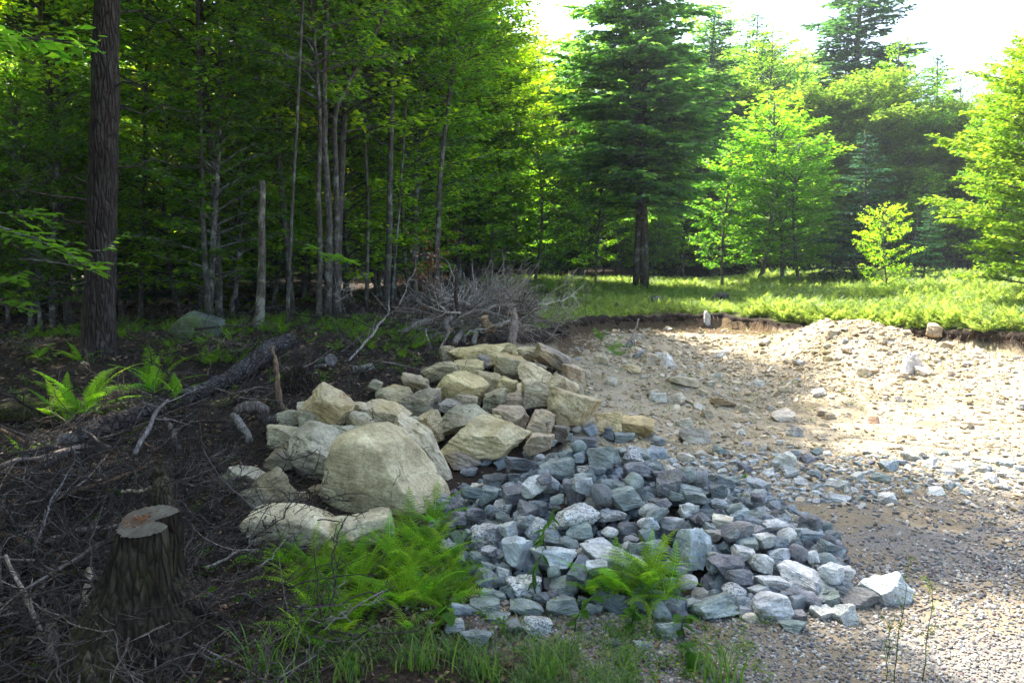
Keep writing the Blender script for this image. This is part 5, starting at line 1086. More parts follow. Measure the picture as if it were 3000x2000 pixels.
while n_s < 165 and t < 5000:
    t += 1; u, v = r.uniform(-40, 1180), r.uniform(900, 1960)
    if not slash_ok(u, v): continue
    p = hit(u, v); tn = r.choice(['pale', 'grey', 'dark', 'dark']); cl = {'pale': 3.4, 'grey': 1.8, 'dark': .8}[tn] * r.uniform(.9, 1.1); me = SB[r.integers(12)]
    near = 'beside the notched stump' if (abs(u - 430) < 260 and v > 1450) else ('at the lower left edge' if (u < 250 and v > 1400) else ('in the slash left of the boulders' if v > 1280 else ('below the dark fern log' if u < 450 else ('near the uprooted stump' if u < 920 else 'behind the boulder pile'))))
    lean = r.uniform(-.5, .25); ln = 'lying flat' if abs(lean) < .15 else ('with its tip raised' if lean < 0 else 'dipping into the heap')
    s = r.uniform(.5, 1.0) * (.75 if v > 1500 else 1) * (.55 if (u > 430 and v > 1250) else 1)
    put('dead_branch', me, None, (p.x, p.y, p.z + r.uniform(.02, .16)), (r.uniform(0, 6.3), lean, r.uniform(0, 6.3)), s, f'{tn} twiggy dead branch {ln} {near}', 'dead branch', 'branches of the slash heap', color=(cl, cl * .96, cl * .95, 1)); n_s += 1
TWG = [branch_mesh(500 + i, r.uniform(.25, .5), 5, M_twig, .004) for i in range(8)]
S_twig = source_collection('twig_kinds', TWG)
x, y, r = cone_points(52000, 2.3, 14, .74, 1.0, 8); P2 = np.stack([x, y], 1)
uu = 1500 + x / y * FPX; keep = (x < -.25 - .02 * y) & (poly_sd(P2, PIT) < .5) | ((x < -1.15) & (y < 6.5)) | ((x < -.75) & (y < 3.4))
dens = np.where(y < 5.0, .20, .15) * (.3 + .9 * smooth(-.5, .3, W_mid(P2))) * np.where(y > 9.5, .5, 1); k = keep & (r.random(len(x)) < dens); x, y = x[k], y[k]; m = len(x)
scatter('twig_litter', np.stack([x, y, ground(x, y) + r.uniform(0, .10, m) * (y < 7) + .01], 1), np.stack([r.uniform(0, 6, m), r.normal(0, .3, m), r.uniform(0, 6.3, m)], 1), np.repeat(r.uniform(.5, 1.3, m)[:, None], 3, 1), r.integers(0, 8, m), S_twig, 'fine dead twigs and brush covering the shaded ground at the left', 'twigs')
# finer brush inside the big pile
n = 170; r = np.random.default_rng(9); c = np.array(at(1400, 930, 9.9)[:]); P = c + r.normal(0, 1, (n, 3)) * (.5, .4, .15); P[:, 2] = np.maximum(P[:, 2], ground(P[:, 0], P[:, 1]))
S_twig2 = source_collection('brush_twig_kinds', [branch_mesh(540 + i, .6, 8, M_twigpale, .006) for i in range(6)])
scatter('brush_twigs', P, np.stack([r.uniform(0, 6, n), r.uniform(-1.4, .1, n), r.normal(.3, .9, n)], 1), np.repeat(r.uniform(.5, 1.1, n)[:, None], 3, 1), r.integers(0, 6, n), S_twig2, 'tangle of bleached fine twigs filling the brush pile', 'twigs')

# ------------------------------------------------------------------ the notched stump
SC_ = Vector((at(432, 1528, 3.05).x, 3.05, 0)); zt = at(432, 1528, 3.05).z; z0 = gz(SC_.x, SC_.y) - .06
nth, nr_ = 120, 44; th = np.linspace(0, 2 * np.pi, nth, endpoint=False); tz = np.linspace(0, 1, nr_); T, Z = np.meshgrid(th, tz)
lob = [(-1.9, .20, .55), (-.9, .17, .5), (.0, .22, .5), (1.5, .15, .6), (2.7, .20, .5), (-2.6, .16, .4)]
R = .104 + .055 * (1 - Z) ** 1.2 + .02 * (1 - Z)
for a, am, wd in lob:
    dd_ = np.angle(np.exp(1j * (T - a))); R = R + am * .72 * np.exp(-(dd_ / wd) ** 2) * (1 - Z) ** 2.2 + .020 * np.exp(-(dd_ / .45) ** 2) * (1 - Z * .6)
dn = np.angle(np.exp(1j * (T - .10))); R *= 1 - .86 * np.exp(-(dn / .36) ** 4) * smooth(.42, .66, Z)
R *= 1 + .25 * np.exp(-((np.angle(np.exp(1j * (T - .75))) / .5) ** 2)) * smooth(.4, .9, Z) * .6
W = Waves(71, 3, 4, 9, 6, .6); Wv = Waves(72, 2, 3, 14, 6, .6)
X = R * np.cos(T); Y = R * np.sin(T); Zw = z0 + (zt - z0) * Z
tiltz = np.where(Z > .93, 1, 0) * 0
bump_ = (W(np.stack([X.ravel(), Y.ravel(), Zw.ravel()], 1)) * .012 + Wv(np.stack([T.ravel() * 3, Zw.ravel() * .35], 1)) * .007).reshape(T.shape)
X += bump_ * np.cos(T); Y += bump_ * np.sin(T); Zw = Zw + Z * (.24 * Y) + .006 * np.sin(T * 9) * (Z > .98) * 0 - .10 * X * Z * 0
X = X - .09 * (1 - Z) ** 1.3 * .6
V = np.stack([X, Y, Zw], -1).reshape(-1, 3); i = np.arange(nr_ - 1)[:, None] * nth; j = np.arange(nth)[None, :]; F = np.stack([i + j, i + (j + 1) % nth, i + nth + (j + 1) % nth, i + nth + j], -1).reshape(-1, 4)
st = put('notched_stump', None, None, (SC_.x, SC_.y, 0), None, None, 'big dark tree stump with a C-shaped notched sawn top in the lower left', 'stump')
put('bark', mesh_of('stump_bark', V, F, M_mossy, None, True), st, color=(1.2, 1.15, 1, 1))
top = V[-nth:]; cc = np.array([-.035, 0, zt + .22 * 0]); cc[2] = zt; nin = 6; rings = [cc + (top - cc) * (k / nin) for k in range(1, nin + 1)]; VT = np.vstack([cc[None]] + rings); VT[:, 2] = zt + .24 * VT[:, 1] + .004 + W(VT * 3) * .002
FT = [(0, 1 + q, 1 + (q + 1) % nth) for q in range(nth)]; FQ = [(1 + k * nth + q, 1 + (k + 1) * nth + q, 1 + (k + 1) * nth + (q + 1) % nth, 1 + k * nth + (q + 1) % nth) for k in range(nin - 1) for q in range(nth)]
me = mesh_of('stump_top', VT - [0, 0, zt], [np.array(FQ), np.array(FT)], M_stumptop, None, False); put('sawn_top', me, st, (0, 0, zt))
for i, (pts, w, cl) in enumerate((([(310, 1790, 2.95), (285, 1850, 2.88), (268, 1920, 2.8), (282, 2010, 2.75)], [40, 38, 34, 30], 2.8), ([(530, 1770, 3.0), (585, 1795, 3.0), (640, 1815, 3.02), (690, 1830, 3.05)], [40, 30, 20, 12], .8),
                                  ([(400, 1830, 2.9), (440, 1880, 2.85), (480, 1950, 2.8)], [36, 26, 16], .7), ([(270, 1780, 3.1), (210, 1830, 3.1), (150, 1850, 3.12)], [40, 28, 16], .7))):
    P = np.array([at(*p)[:] for p in pts]) - np.array([SC_.x, SC_.y, 0]); bg = Bag(); bg.tube(wiggly(P, 16, .005, np.random.default_rng(i)), np.interp(np.linspace(0, 1, 16), np.linspace(0, 1, len(w)), w) * .5 * 2.9 / FPX, 12); put('root', bg.mesh('stump_root', M_mossy), st, color=(cl, cl, cl * .95, 1))
# rusty litter lying on the stump and on the perched boulder
def litter_on(name, cx, cy, z, sx, sy, n, label, seed, slope=0.0, rnd=1.0, size=.016):
    r = np.random.default_rng(seed); P = np.stack([r.normal(cx, sx, n), r.normal(cy, sy, n), np.zeros(n)], 1); P[:, 2] = z + slope * (P[:, 1] - cy) + r.uniform(0, .004, n)
    d = r.normal(0, 1, (n, 3)) * (1, 1, .25); nr = np.array([0, 0, 1.]) + r.normal(0, .4, (n, 3)); V, F, vv = leaves_from(P, d, nr, size * r.uniform(.5, 1.4, n), size * .35 * r.uniform(.6, 1.4, n), r.random(n), .2)
    put(name, mesh_of(name, V, F, M_rust, {'v': ('FLOAT', 'POINT', vv)}), label=label, cat='dead leaves', kind='stuff')
litter_on('rusty_litter', SC_.x - .035, SC_.y + .01, zt + .008, .035, .035, 130, 'rusty dead leaf bits on top of the notched stump', 1, .24)
pb = at(985, 1160, 5.85); litter_on('rusty_litter', pb.x, pb.y, pb.z + .0, .06, .05, 160, 'rusty leaf litter on top of the perched tan boulder', 2)

# ------------------------------------------------------------------ ferns
def frond(seed, L=1.0, pairs=20, lobes=6, width=.26, arch=1.0, simple=False, start=.12):
    r = np.random.default_rng(seed); n = 24; s = np.linspace(0, 1, n); ang = np.radians(28) + arch * (s ** 1.3) * np.radians(62); tw = r.normal(0, .10)
    st = np.stack([np.sin(tw * s * 2) * .5, np.sin(ang), np.cos(ang)], 1) * (L / (n - 1)); P = np.vstack([[0, 0, 0], np.cumsum(st[:-1], 0)])
    C, Dd, Nn, LL_, WW, VV = [], [], [], [], [], []
    for i in range(pairs):
        t = start + (1 - start) * (i + .3) / pairs; p = np.array([np.interp(t, s, P[:, q]) for q in range(3)]); k = min(n - 2, int(t * (n - 1))); tan = P[k + 1] - P[k]; tan /= np.linalg.norm(tan); side = np.array([1, 0, 0.]); up = np.cross(side, tan)
        q_ = (t - start) / (1 - start); wl = width * L * (1 - q_) ** .8 * (.55 + .45 * min(1, q_ / .22)) * r.uniform(.85, 1.1)
        for sd in (-1, 1):
            d = side * sd * .93 + tan * .38 + up * r.uniform(-.22, .05); d /= np.linalg.norm(d)
            if simple: C.append(p); Dd.append(d); Nn.append(up); LL_.append(wl); WW.append(L * .75 / pairs); VV.append(r.random()); continue
            for j in range(lobes):
                g = (j + .35) / lobes; pp = p + d * wl * g + up * (-.12 * wl * g * g); ll = .023 * L * (1 - g) ** .5 + .004 * L
                e_ = tan - d * (tan @ d); e_ /= np.linalg.norm(e_)
                for s2 in (-1, 1): C.append(pp); Dd.append(e_ * s2 * .85 + d * .55); Nn.append(up + r.normal(0, .15, 3)); LL_.append(ll); WW.append(wl * .72 / lobes); VV.append(.5 + .35 * (q_ - .5) + r.normal(0, .12))
            C.append(p); Dd.append(d); Nn.append(up); LL_.append(wl); WW.append(.006 * L); VV.append(.6)
    V, F, vv = leaves_from(np.array(C), np.array(Dd), np.array(Nn), np.array(LL_), np.array(WW), np.clip(np.array(VV), 0, 1), .08)
    tv, tq, tt = tube(P, np.linspace(.006, .0015, n) * L, 4, False); return np.vstack([V, tv]), np.vstack([F, tq + len(V)]), np.concatenate([vv, np.full(len(tv), .75)])
def frond_mesh(name, mat, *a, **k):
    V, F, vv = frond(*a, **k); return mesh_of(name, V, F, mat, {'v': ('FLOAT', 'POINT', vv)})
FL = [frond_mesh('lacy_frond', M_fern, 600 + i, 1.0, 17, 8, .22, [.7, 1.0, 1.25][i % 3]) for i in range(4)]
FB = [frond_mesh('broad_frond', M_fern, 620 + i, 1.0, 22, 8, .22, [.6, .9, 1.2][i % 3]) for i in range(3)]
def fern(p, h, n, meshes, label, group, seed, color=(1, 1, 1, 1), spread=.55, name='fern'):
    r = np.random.default_rng(seed); e = put(name, None, None, p, None, None, label, 'fern', group)
    for i in range(n): put('frond', meshes[r.integers(len(meshes))], e, None, (-r.uniform(-.25, spread), r.normal(0, .2), i * 2.4 + r.uniform(-.5, .5)), h * r.uniform(.7, 1.15), color=(*(np.array(color[:3]) * r.uniform(.65, 1.35) * (1 + .15 * r.normal(), 1, 1)), 1))
    return e
GF = 'lacy ferns growing before the boulders'
r = np.random.default_rng(640)
FP = [(870, 1700), (930, 1660), (905, 1760), (985, 1720), (1010, 1650), (1060, 1700), (1080, 1640), (1120, 1690), (1150, 1630), (1180, 1690), (1210, 1650), (1235, 1590), (1260, 1640), (1290, 1560), (1300, 1700), (1330, 1640), (960, 1800), (1040, 1790), (1110, 1770), (1180, 1760), (1250, 1740), (1310, 1770), (1200, 1560), (1270, 1520), (1350, 1730), (840, 1640), (1000, 1850), (890, 1860)]
WH = ['left end', 'middle', 'right end']
for i, (u, v) in enumerate(FP):
    p = hit(u, v + 20, hs); pos = WH[0] if u < 1000 else (WH[1] if u < 1190 else WH[2]); row = 'back' if v < 1650 else ('middle' if v < 1740 else 'front')
    fern(p, r.uniform(.20, .30), 12, FL, f'bright green lacy fern in the {row} row at the {pos} of the fern bed', GF, 650 + i, (*(np.array([1.5, 1.5, 1.0]) * r.uniform(.8, 1.25)), 1), .75)
p = hit(1195, 1850); fern(p + Vector((0, 0, .0)), .17, 5, FL, 'small pale fern with one upright frond below the fern bed', GF, 690, (1.5, 1.5, 1.1, 1), .3)
GR = 'ferns growing out of the grey stone pile'
for i, (u, v, h, w_) in enumerate(((1800, 1745, .28, 'leftmost'), (1860, 1770, .26, 'lowest'), (1905, 1730, .30, 'middle'), (1950, 1760, .28, 'rightmost'), (1730, 1740, .22, 'small outlying'), (1890, 1690, .24, 'rearmost'))):
    fern(hit(u, v, hs), h, 12, FL, f'{w_} lacy fern of the clump in front of the grey stone pile', GR, 700 + i, (1.5, 1.5, 1.0, 1), .8)
GW = 'large ferns in the shade at the left'
for i, (u, v, h, n, lab) in enumerate(((250, 1215, .62, 10, 'large dark fern with drooping fronds above the dark log'), (455, 1155, .60, 10, 'large upright fern behind the dark log, tallest of the shade ferns'), (190, 1240, .45, 8, 'spreading fern at the left of the large dark one'), (395, 1290, .20, 5, 'small fern growing under the dark log'),
                                        (70, 1345, .22, 5, 'little bright fern at the left edge of the slash'), (235, 1060, .34, 6, 'fern at the foot of the big pine'), (520, 1180, .36, 6, 'fern at the right of the tallest shade fern'), (110, 1050, .30, 6, 'dim fern at the far left edge'), (760, 1650, .26, 5, 'thin fern arching left of the fern bed'))):
    fern(hit(u, v), h, n, FB, lab, GW, 720 + i, (1.7, 1.8, 1.0, 1), .6)
fern(hit(1790, 1030), .34, 8, FL, 'fern clump on the bank left of the pit, lower one', 'ferns on the bank', 741, (.8, .9, .7, 1)); fern(hit(1762, 1000), .34, 8, FL, 'fern clump on the bank left of the pit, upper one', 'ferns on the bank', 742, (.8, .9, .7, 1)); fern(hit(1815, 1045), .26, 7, FL, 'fern clump on the bank beside the tan stone', 'ferns on the bank', 743, (.8, .9, .7, 1))
# meadow
def clump(seed, mat, n=8, simple=True, L=1.0, pairs=13, width=.26):
    r = np.random.default_rng(seed); VV, FF, vs, k = [], [], [], 0
    for i in range(n):
        V, F, v = frond(seed * 10 + i, L * r.uniform(.7, 1.1), pairs, 3, width, r.uniform(.5, 1.1), simple); a = i * 2.4 + r.uniform(-.4, .4); t = -r.uniform(-.3, .5); Rm = np.array((Matrix.Rotation(a, 3, 'Z') @ Matrix.Rotation(t, 3, 'X'))); VV.append(V @ Rm.T); FF.append(F + k); vs.append(v); k += len(V)
    return mesh_of('fern_clump', np.vstack(VV), np.vstack(FF), mat, {'v': ('FLOAT', 'POINT', np.concatenate(vs))})
CM = [clump(800 + i, M_mfern) for i in range(4)]; S_mf = source_collection('meadow_fern_kinds', CM)
r = np.random.default_rng(12); n = 90000; y = 8.5 * (27.5 / 8.5) ** r.random(n); x = r.uniform(-.12, .72, n) * y; P2 = np.stack([x, y], 1)
dl = poly_sd(P2, PIT); dc = poly_sd(P2, CLEAR); k = (dl < -.03) & (dc > -.8) & (x > .3 - (y - 12) * .10)
dens = np.where(x > .25 * y, 1.0, .75) * (.30 + .8 * smooth(-.5, .2, W_mid(P2 * .8))) * smooth(.02, -.35, dl + .15 * (x < 4.3)) * .55
dens *= (.35 + .65 * smooth(-.3, .2, W_big(P2 * 1.5 + 8))); dens *= 1 - .8 * np.exp(-(((x - .2) / 1.2) ** 2 + ((y - 17) / 3.0) ** 2)); k &= r.random(n) < dens * (12 / y) ** .5; x, y = x[k], y[k]; m = len(x)
s = r.uniform(.16, .30, m) * np.where(x > .30 * y, 1.5, .85)
scatter('meadow_ferns', np.stack([x, y, ground(x, y) - .02], 1), np.stack([r.normal(0, .12, m), r.normal(0, .12, m), r.uniform(0, 6.3, m)], 1), np.repeat(s[:, None], 3, 1), r.integers(0, 4, m), S_mf, 'sunlit yellow-green ferns carpeting the meadow above the bank', 'ferns')
print('meadow', m)
# forest floor ferns and herbs
CF = [clump(830 + i, M_fern, 6) for i in range(3)]; S_ff = source_collection('woods_fern_kinds', CF)
r = np.random.default_rng(13); n = 16000; y = 5.5 * (24 / 5.5) ** r.random(n); x = r.uniform(-.72, -.03, n) * y; P2 = np.stack([x, y], 1); uu = 1500 + x / y * FPX
dens = smooth(.05, .5, W_mid(P2 * .55 + 4)) * .35 + .25 * ((uu > 480) & (uu < 800) & (y > 8) & (y < 10.5)) + .3 * ((uu > 550) & (uu < 830) & (y > 14) & (y < 20)); k = (r.random(n) < dens * .28) & (poly_sd(P2, PIT) < -.2) & ~((y < 6.5) & (x > -1.6)); x, y = x[k], y[k]; m = len(x)
scatter('forest_ferns', np.stack([x, y, ground(x, y)], 1), np.stack([0 * x, 0 * x, r.uniform(0, 6.3, m)], 1), np.repeat(r.uniform(.13, .28, m)[:, None], 3, 1), r.integers(0, 3, m), S_ff, 'scattered ferns and seedlings on the shaded forest floor', 'ferns')

# ------------------------------------------------------------------ grass, herbs, litter
def tuft(seed, n=26, h=1.0, mat=None):
    r = np.random.default_rng(seed); VV, FF, vs, k = [], [], [], 0
    for i in range(n):
        a = r.uniform(0, 6.3); L = h * r.uniform(.5, 1.1); b = r.uniform(.9, 2.3); m = 5; s = np.linspace(0, 1, m); an = .15 + b * s ** 1.4; st = np.stack([np.sin(a) * np.sin(an), np.cos(a) * np.sin(an), np.cos(an)], 1) * L / (m - 1)
        P = np.array([r.normal(0, .22), r.normal(0, .22), 0]) + np.vstack([[0, 0, 0], np.cumsum(st[:-1], 0)]); w = .018 * (1 - s) ** .7 * r.uniform(.7, 1.3) + .001; sd = np.array([math.cos(a), -math.sin(a), 0])
        V = np.stack([P - sd * w[:, None], P + sd * w[:, None]], 1).reshape(-1, 3); j = np.arange(m - 1) * 2; FF.append(np.stack([j, j + 1, j + 3, j + 2], 1) + k); VV.append(V); k += len(V); vs.append(np.full(len(V), r.random()))
    return mesh_of('grass_tuft', np.vstack(VV), np.vstack(FF), mat or M_grass, {'v': ('FLOAT', 'POINT', np.concatenate(vs))})
S_gr = source_collection('grass_kinds', [tuft(900 + i) for i in range(5)])
r = np.random.default_rng(14); n = 9000; y = r.uniform(2.4, 4.4, n); x = r.uniform(-1.3, 1.1, n); P2 = np.stack([x, y], 1); uu = 1500 + x / y * FPX; vv_ = 750 + 1.6 / y * FPX
dens = smooth(1850, 1960, vv_ + 60 * W_mid(P2)) * smooth(620, 760, uu) * smooth(1990, 1750, uu + 150 * W_mid(P2 * 1.3)) * (.12 + .88 * smooth(.0, .5, W_mid(P2 * 2.1 + 3))) * .16
k = (r.random(n) < dens) & (gheap(x, y) < .02); x, y = x[k], y[k]; m = len(x)
scatter('grass', np.stack([x, y, ground(x, y)], 1), np.stack([0 * x, 0 * x, r.uniform(0, 6.3, m)], 1), np.repeat((r.uniform(.05, .17, m) ** 1.15)[:, None], 3, 1) * (1.3, 1.3, .75), r.integers(0, 5, m), S_gr, 'grass growing along the bottom edge before the stone pile', 'grass')
GT = 'grass tufts in the foreground'
TU = [tuft(920 + i, 40, 1.0) for i in range(3)]
for i, (u, v, h, lab) in enumerate(((2100, 1995, .22, 'lush arching grass tuft at the bottom edge on the gravel'), (770, 1985, .26, 'long-bladed grass tuft at the bottom left of the fern bed'), (1010, 1990, .20, 'grass tuft at the bottom edge below the fern bed'), (1600, 1985, .18, 'grass tuft at the bottom edge under the grey pile'),
                                    (590, 1640, .14, 'small grass tuft right of the notched stump'), (1240, 1960, .20, 'grass tuft with mixed dry blades near the bottom middle'), (1420, 1990, .18, 'drooping grass tuft at the bottom middle'), (1820, 1960, .14, 'short grass tuft left of the lush arching one'))):
    put('grass_tuft', TU[i % 3], None, hit(u, v), (0, 0, i), h, lab, 'grass tuft', GT, color=(1.1, 1.15, .9, 1))
# low herbs
def herb(seed, n=7, mat=None, sz=.35):
    r = np.random.default_rng(seed); C = np.zeros((n, 3)); a = np.arange(n) * 2.4; rr = r.uniform(.05, .5, n); C[:, 0] = np.cos(a) * rr; C[:, 1] = np.sin(a) * rr; C[:, 2] = r.uniform(.2, .8, n)
    D_ = np.stack([np.cos(a), np.sin(a), r.uniform(-.3, .2, n)], 1); V, F, vv = leaves_from(C, D_, np.array([0, 0, 1.]) + r.normal(0, .25, (n, 3)), sz * r.uniform(.7, 1.2, n), sz * .6 * r.uniform(.7, 1.2, n), r.random(n), .1)
    for c in C: 
        tv, tq, _ = tube(np.array([[0, 0, 0], c * (.6, .6, .7), c]), [.012, .01, .006], 3, False); F = np.vstack([F, tq + len(V)]); V = np.vstack([V, tv]); vv = np.concatenate([vv, np.full(len(tv), .5)])
    return mesh_of('herb', V, F, mat or M_leaf, {'v': ('FLOAT', 'POINT', vv)})
S_he = source_collection('herb_kinds', [herb(950 + i, 6 + i) for i in range(5)], [(1.4, 1.4, 1, 1)] * 5)
x, y, r = cone_points(15000, 2.4, 13, .7, 1.1, 15); P2 = np.stack([x, y], 1); uu = 1500 + x / y * FPX
d1 = ((x < 1.15) & (y < 3.75) & (x > -1.2)) * .75 * (.3 + smooth(-.3, .4, W_mid(P2 * 1.7))) + (x < -.3) * (poly_sd(P2, PIT) < .1) * .26 * (.2 + smooth(-.1, .5, W_mid(P2 + 9))) + ((uu > 1050) & (uu < 1320) & (y > 7.8) & (y < 10.5)) * .4
k = (r.random(len(x)) < d1 * .5) & (gheap(x, y) < .05) & ~((x > .2 + .28 * y) & (y < 4)); x, y = x[k], y[k]; m = len(x)
scatter('ground_plants', np.stack([x, y, ground(x, y)], 1), np.stack([r.normal(0, .2, m), r.normal(0, .2, m), r.uniform(0, 6.3, m)], 1), np.repeat((r.uniform(.03, .085, m) * np.clip(y / 4, .8, 1.8))[:, None], 3, 1), r.integers(0, 5, m), S_he, 'low leafy herbs and seedlings among the litter', 'ground cover')
# single plants with leaves large enough to pick apart
def leaf_mesh(name, mat, l, w, v=.6):
    t = np.linspace(0, 1, 7); hw = w * .5 * np.sin(np.pi * t ** .75) ** .9; z = -.12 * l * t ** 2; V = np.vstack([np.stack([0 * t, t * l, z], 1), np.stack([-hw[1:-1], t[1:-1] * l, z[1:-1] + hw[1:-1] * .35], 1), np.stack([hw[1:-1], t[1:-1] * l, z[1:-1] + hw[1:-1] * .35], 1)])
    Q = []; T = []
    for s0, sg in ((7, 1), (12, -1)):
        for i in range(4): q = (i + 1, i + 2, s0 + i + 1, s0 + i); Q.append(q if sg > 0 else q[::-1])
        a = (0, 1, s0); b = (5, 6, s0 + 4); T += [a if sg > 0 else a[::-1], b if sg > 0 else b[::-1]]
    return mesh_of(name, V, [np.array(Q), np.array(T)], mat, {'v': ('FLOAT', 'POINT', np.full(len(V), v))}, True)
LB_ = leaf_mesh('beech_leaf', M_leaf2, .085, .045, .35); LH = leaf_mesh('herb_leaf', M_leaf2, .06, .042, .3); LW = leaf_mesh('willow_leaf', M_leaf2, .085, .018, .25)
def plant(p, h, n, lm, label, cat, group, seed, sc=1.0, spread=.5, color=(1, 1, 1, 1), name='leafy_plant', droop=.2):
    r = np.random.default_rng(seed); e = put(name, None, None, p, None, None, label, cat, group); S = wiggly([(0, 0, -.02), (r.normal(0, .02), r.normal(0, .02), h * .5), (r.normal(0, .04), r.normal(0, .04), h)], 8, .003, r); bg = Bag(); bg.tube(S, np.linspace(.004, .0015, 8) * (1 + h), 5); put('stem', bg.mesh('stem', M_grass, attrs=None), e)
    for i in range(n):
        g = .25 + .75 * (i + .5) / n; q = [np.interp(g, np.linspace(0, 1, 8), S[:, k]) for k in range(3)]; put('leaf', lm, e, q, (r.uniform(-.5, .7) - droop, r.normal(0, .25), i * 2.4 + r.uniform(-.4, .4)), sc * r.uniform(.7, 1.2), color=color)
    return e
GH = 'leafy seedlings in the foreground'
for i, (u, v, h, n, sc, lab) in enumerate(((250, 1545, .06, 4, 1.0, 'four-leaved seedling in the slash left of the notched stump'), (60, 1610, .08, 5, 1.1, 'leafy seedling at the left edge level with the notched stump'), (600, 1690, .06, 5, 1.1, 'broad-leaved seedling right of the notched stump, beside the pale forked stick'), (500, 1490, .06, 5, .8, 'yellow-green seedling between the two stumps'),
                                           (605, 1765, .05, 3, .9, 'three-leaved seedling right of the stump root'), (375, 1920, .06, 6, 1.0, 'seedling cluster in front of the notched stump'), (220, 1935, .07, 5, 1.0, 'seedling in the bottom left corner'), (1310, 1850, .10, 7, 1.4, 'maple-like seedling between the fern bed and the grey pile'), (1690, 1850, .14, 9, 1.0, 'tall leafy herb below the right-hand ferns'),
                                           (1840, 1860, .12, 9, 1.0, 'leafy herb left of the lone pointed stone'), (2010, 1870, .12, 8, 1.1, 'leafy herb right of the lone pointed stone'), (2040, 1960, .10, 8, 1.0, 'leafy herb at the bottom edge near the gravel'), (720, 1760, .07, 4, 1.2, 'dark heart-leaved seedling left of the fern bed'), (2190, 1420, .06, 6, .9, 'small green plant among the scattered grey stones'), (2200, 1770, .05, 5, .6, 'tiny seedling in front of the white block'))):
    plant(hit(u, v), h, n, LH, lab, 'seedling', GH, 1000 + i, sc, color=(.75, .95, .7, 1) if u < 1200 else (.6, .8, .55, 1), name='seedling')
plant(hit(1600, 1610, hs) + Vector((0, -.05, 0)), .24, 17, LW, 'slender willow-leaved plant growing out of the middle of the grey pile', 'plant', None, 1030, .9, color=(.65, .85, .6, 1), name='willow_shoot', droop=.5)
plant(hit(1570, 1740, hs), .20, 14, LW, 'drooping narrow-leaved shoot below the slender plant on the grey pile', 'plant', None, 1031, .8, color=(.55, .75, .55, 1), name='willow_shoot', droop=.7)
# yellow-budded weeds at the lower right
for i, (u, v, h, lab, sx) in enumerate(((2700, 1995, .36, 'tall thin weed with tiny yellow-green buds at the lower right', .10), (2620, 2010, .42, 'single thin weed stalk with yellow buds at its tip, left of the bushy one', .03), (2585, 1998, .20, 'short bushy budded weed at the bottom edge', .05))):
    p = hit(u, v); r = np.random.default_rng(1040 + i); e = put('budding_weed', None, None, p, None, None, lab, 'weed', 'budding weeds on the gravel'); bg = Bag(); C = []
    S = wiggly([(0, 0, -.02), (.01, 0, h * .5), (.02, 0, h)], 9, .003, r); bg.tube(S, np.linspace(.0025, .001, 9), 4)
    for k in range(9 if sx > .04 else 3):
        j = r.integers(4, 9); d = np.array([r.normal(0, 1) * sx, r.normal(0, 1) * sx * .6, r.uniform(.02, .09)]); bg.tube(np.array([S[j], S[j] + d * .5 + [0, 0, .01], S[j] + d]), [.0012, .001, .0007], 3, False)
        for q in np.linspace(.3, 1, 10): C.append(S[j] + d * q + r.normal(0, .004, 3))
    for j in range(2, 9):
        for q in range(5): C.append(S[j] + r.normal(0, .010, 3))
    put('stalk', bg.mesh('stalk', M_grass), e); C = np.array(C); V, F, vv = leaves_from(C, r.normal(0, 1, C.shape) + [0, 0, .6], r.normal(0, 1, C.shape), np.full(len(C), .009) * r.uniform(.6, 1.8, len(C)), np.full(len(C), .005), r.random(len(C)), .1)
    put('buds', mesh_of('buds', V, F, M_leaf2, {'v': ('FLOAT', 'POINT', vv)}), e, kind='stuff', color=(1.0, .9, .6, 1))
# beech sprays reaching in from the left: twig, every leaf its own part
def spray(pix, D, label, seed, nl, lsc=1.0, color=(1.3, 1.45, .8, 1), side=.7, name='leafy_bough'):
    r = np.random.default_rng(seed); P = np.array([at(u, v, D + dz)[:] for u, v, dz in pix]); o0 = P[0].copy(); Q = wiggly(P - o0, 26, .006, r); e = put(name, None, None, o0, None, None, label, 'branch', 'leafy boughs reaching in from the left'); bg = Bag(); bg.tube(Q, np.linspace(.006, .0015, 26), 5); tips = []
    for k in range(nl // 5):
        i = int(3 + (22 - 3) * (k + .5) / (nl // 5)); tn = Q[i + 1] - Q[i]; tn /= np.linalg.norm(tn); hz = np.cross(tn, [0, 0, 1.]); sd = 1 if k % 2 else -1; L = r.uniform(.12, .30) * (1 - .5 * i / 26); d = tn * .8 + hz * sd * .7 + [0, 0, r.uniform(-.12, .05)]; T = wiggly([Q[i], Q[i] + d * L], 6, .003, r); bg.tube(T, np.linspace(.0025, .001, 6), 3, False)
        for q in range(5): tips.append((T[0] + (T[-1] - T[0]) * (.25 + .75 * q / 4), d, 1 if q % 2 else -1))
    for i in range(14, 26, 2): tips.append((Q[i], Q[i] - Q[i - 1], 1 if (i // 2) % 2 else -1))
    put('twig', bg.mesh('bough_twig', M_bark), e)
    for p, d, sd in tips:
        az = math.atan2(-d[0], d[1]) + sd * r.uniform(.4, 1.0); put('leaf', LB_, e, p, (r.uniform(-.35, .15), r.normal(0, .25) + sd * .1, az), lsc * r.uniform(.75, 1.15), color=color)
spray([(-80, 640, .0), (60, 690, 0), (180, 740, 0), (300, 800, .1)], 4.6, 'long bough of bright beech leaves crossing the big pine trunk', 1, 62, .95)
spray([(-60, 600, .2), (40, 630, .2), (110, 625, .2), (170, 670, .2)], 4.9, 'upper leafy bough at the left edge', 2, 34, .9)
spray([(-60, 820, 0), (20, 830, 0), (75, 832, 0)], 4.4, 'short leafy bough low at the left edge', 3, 12, .9)
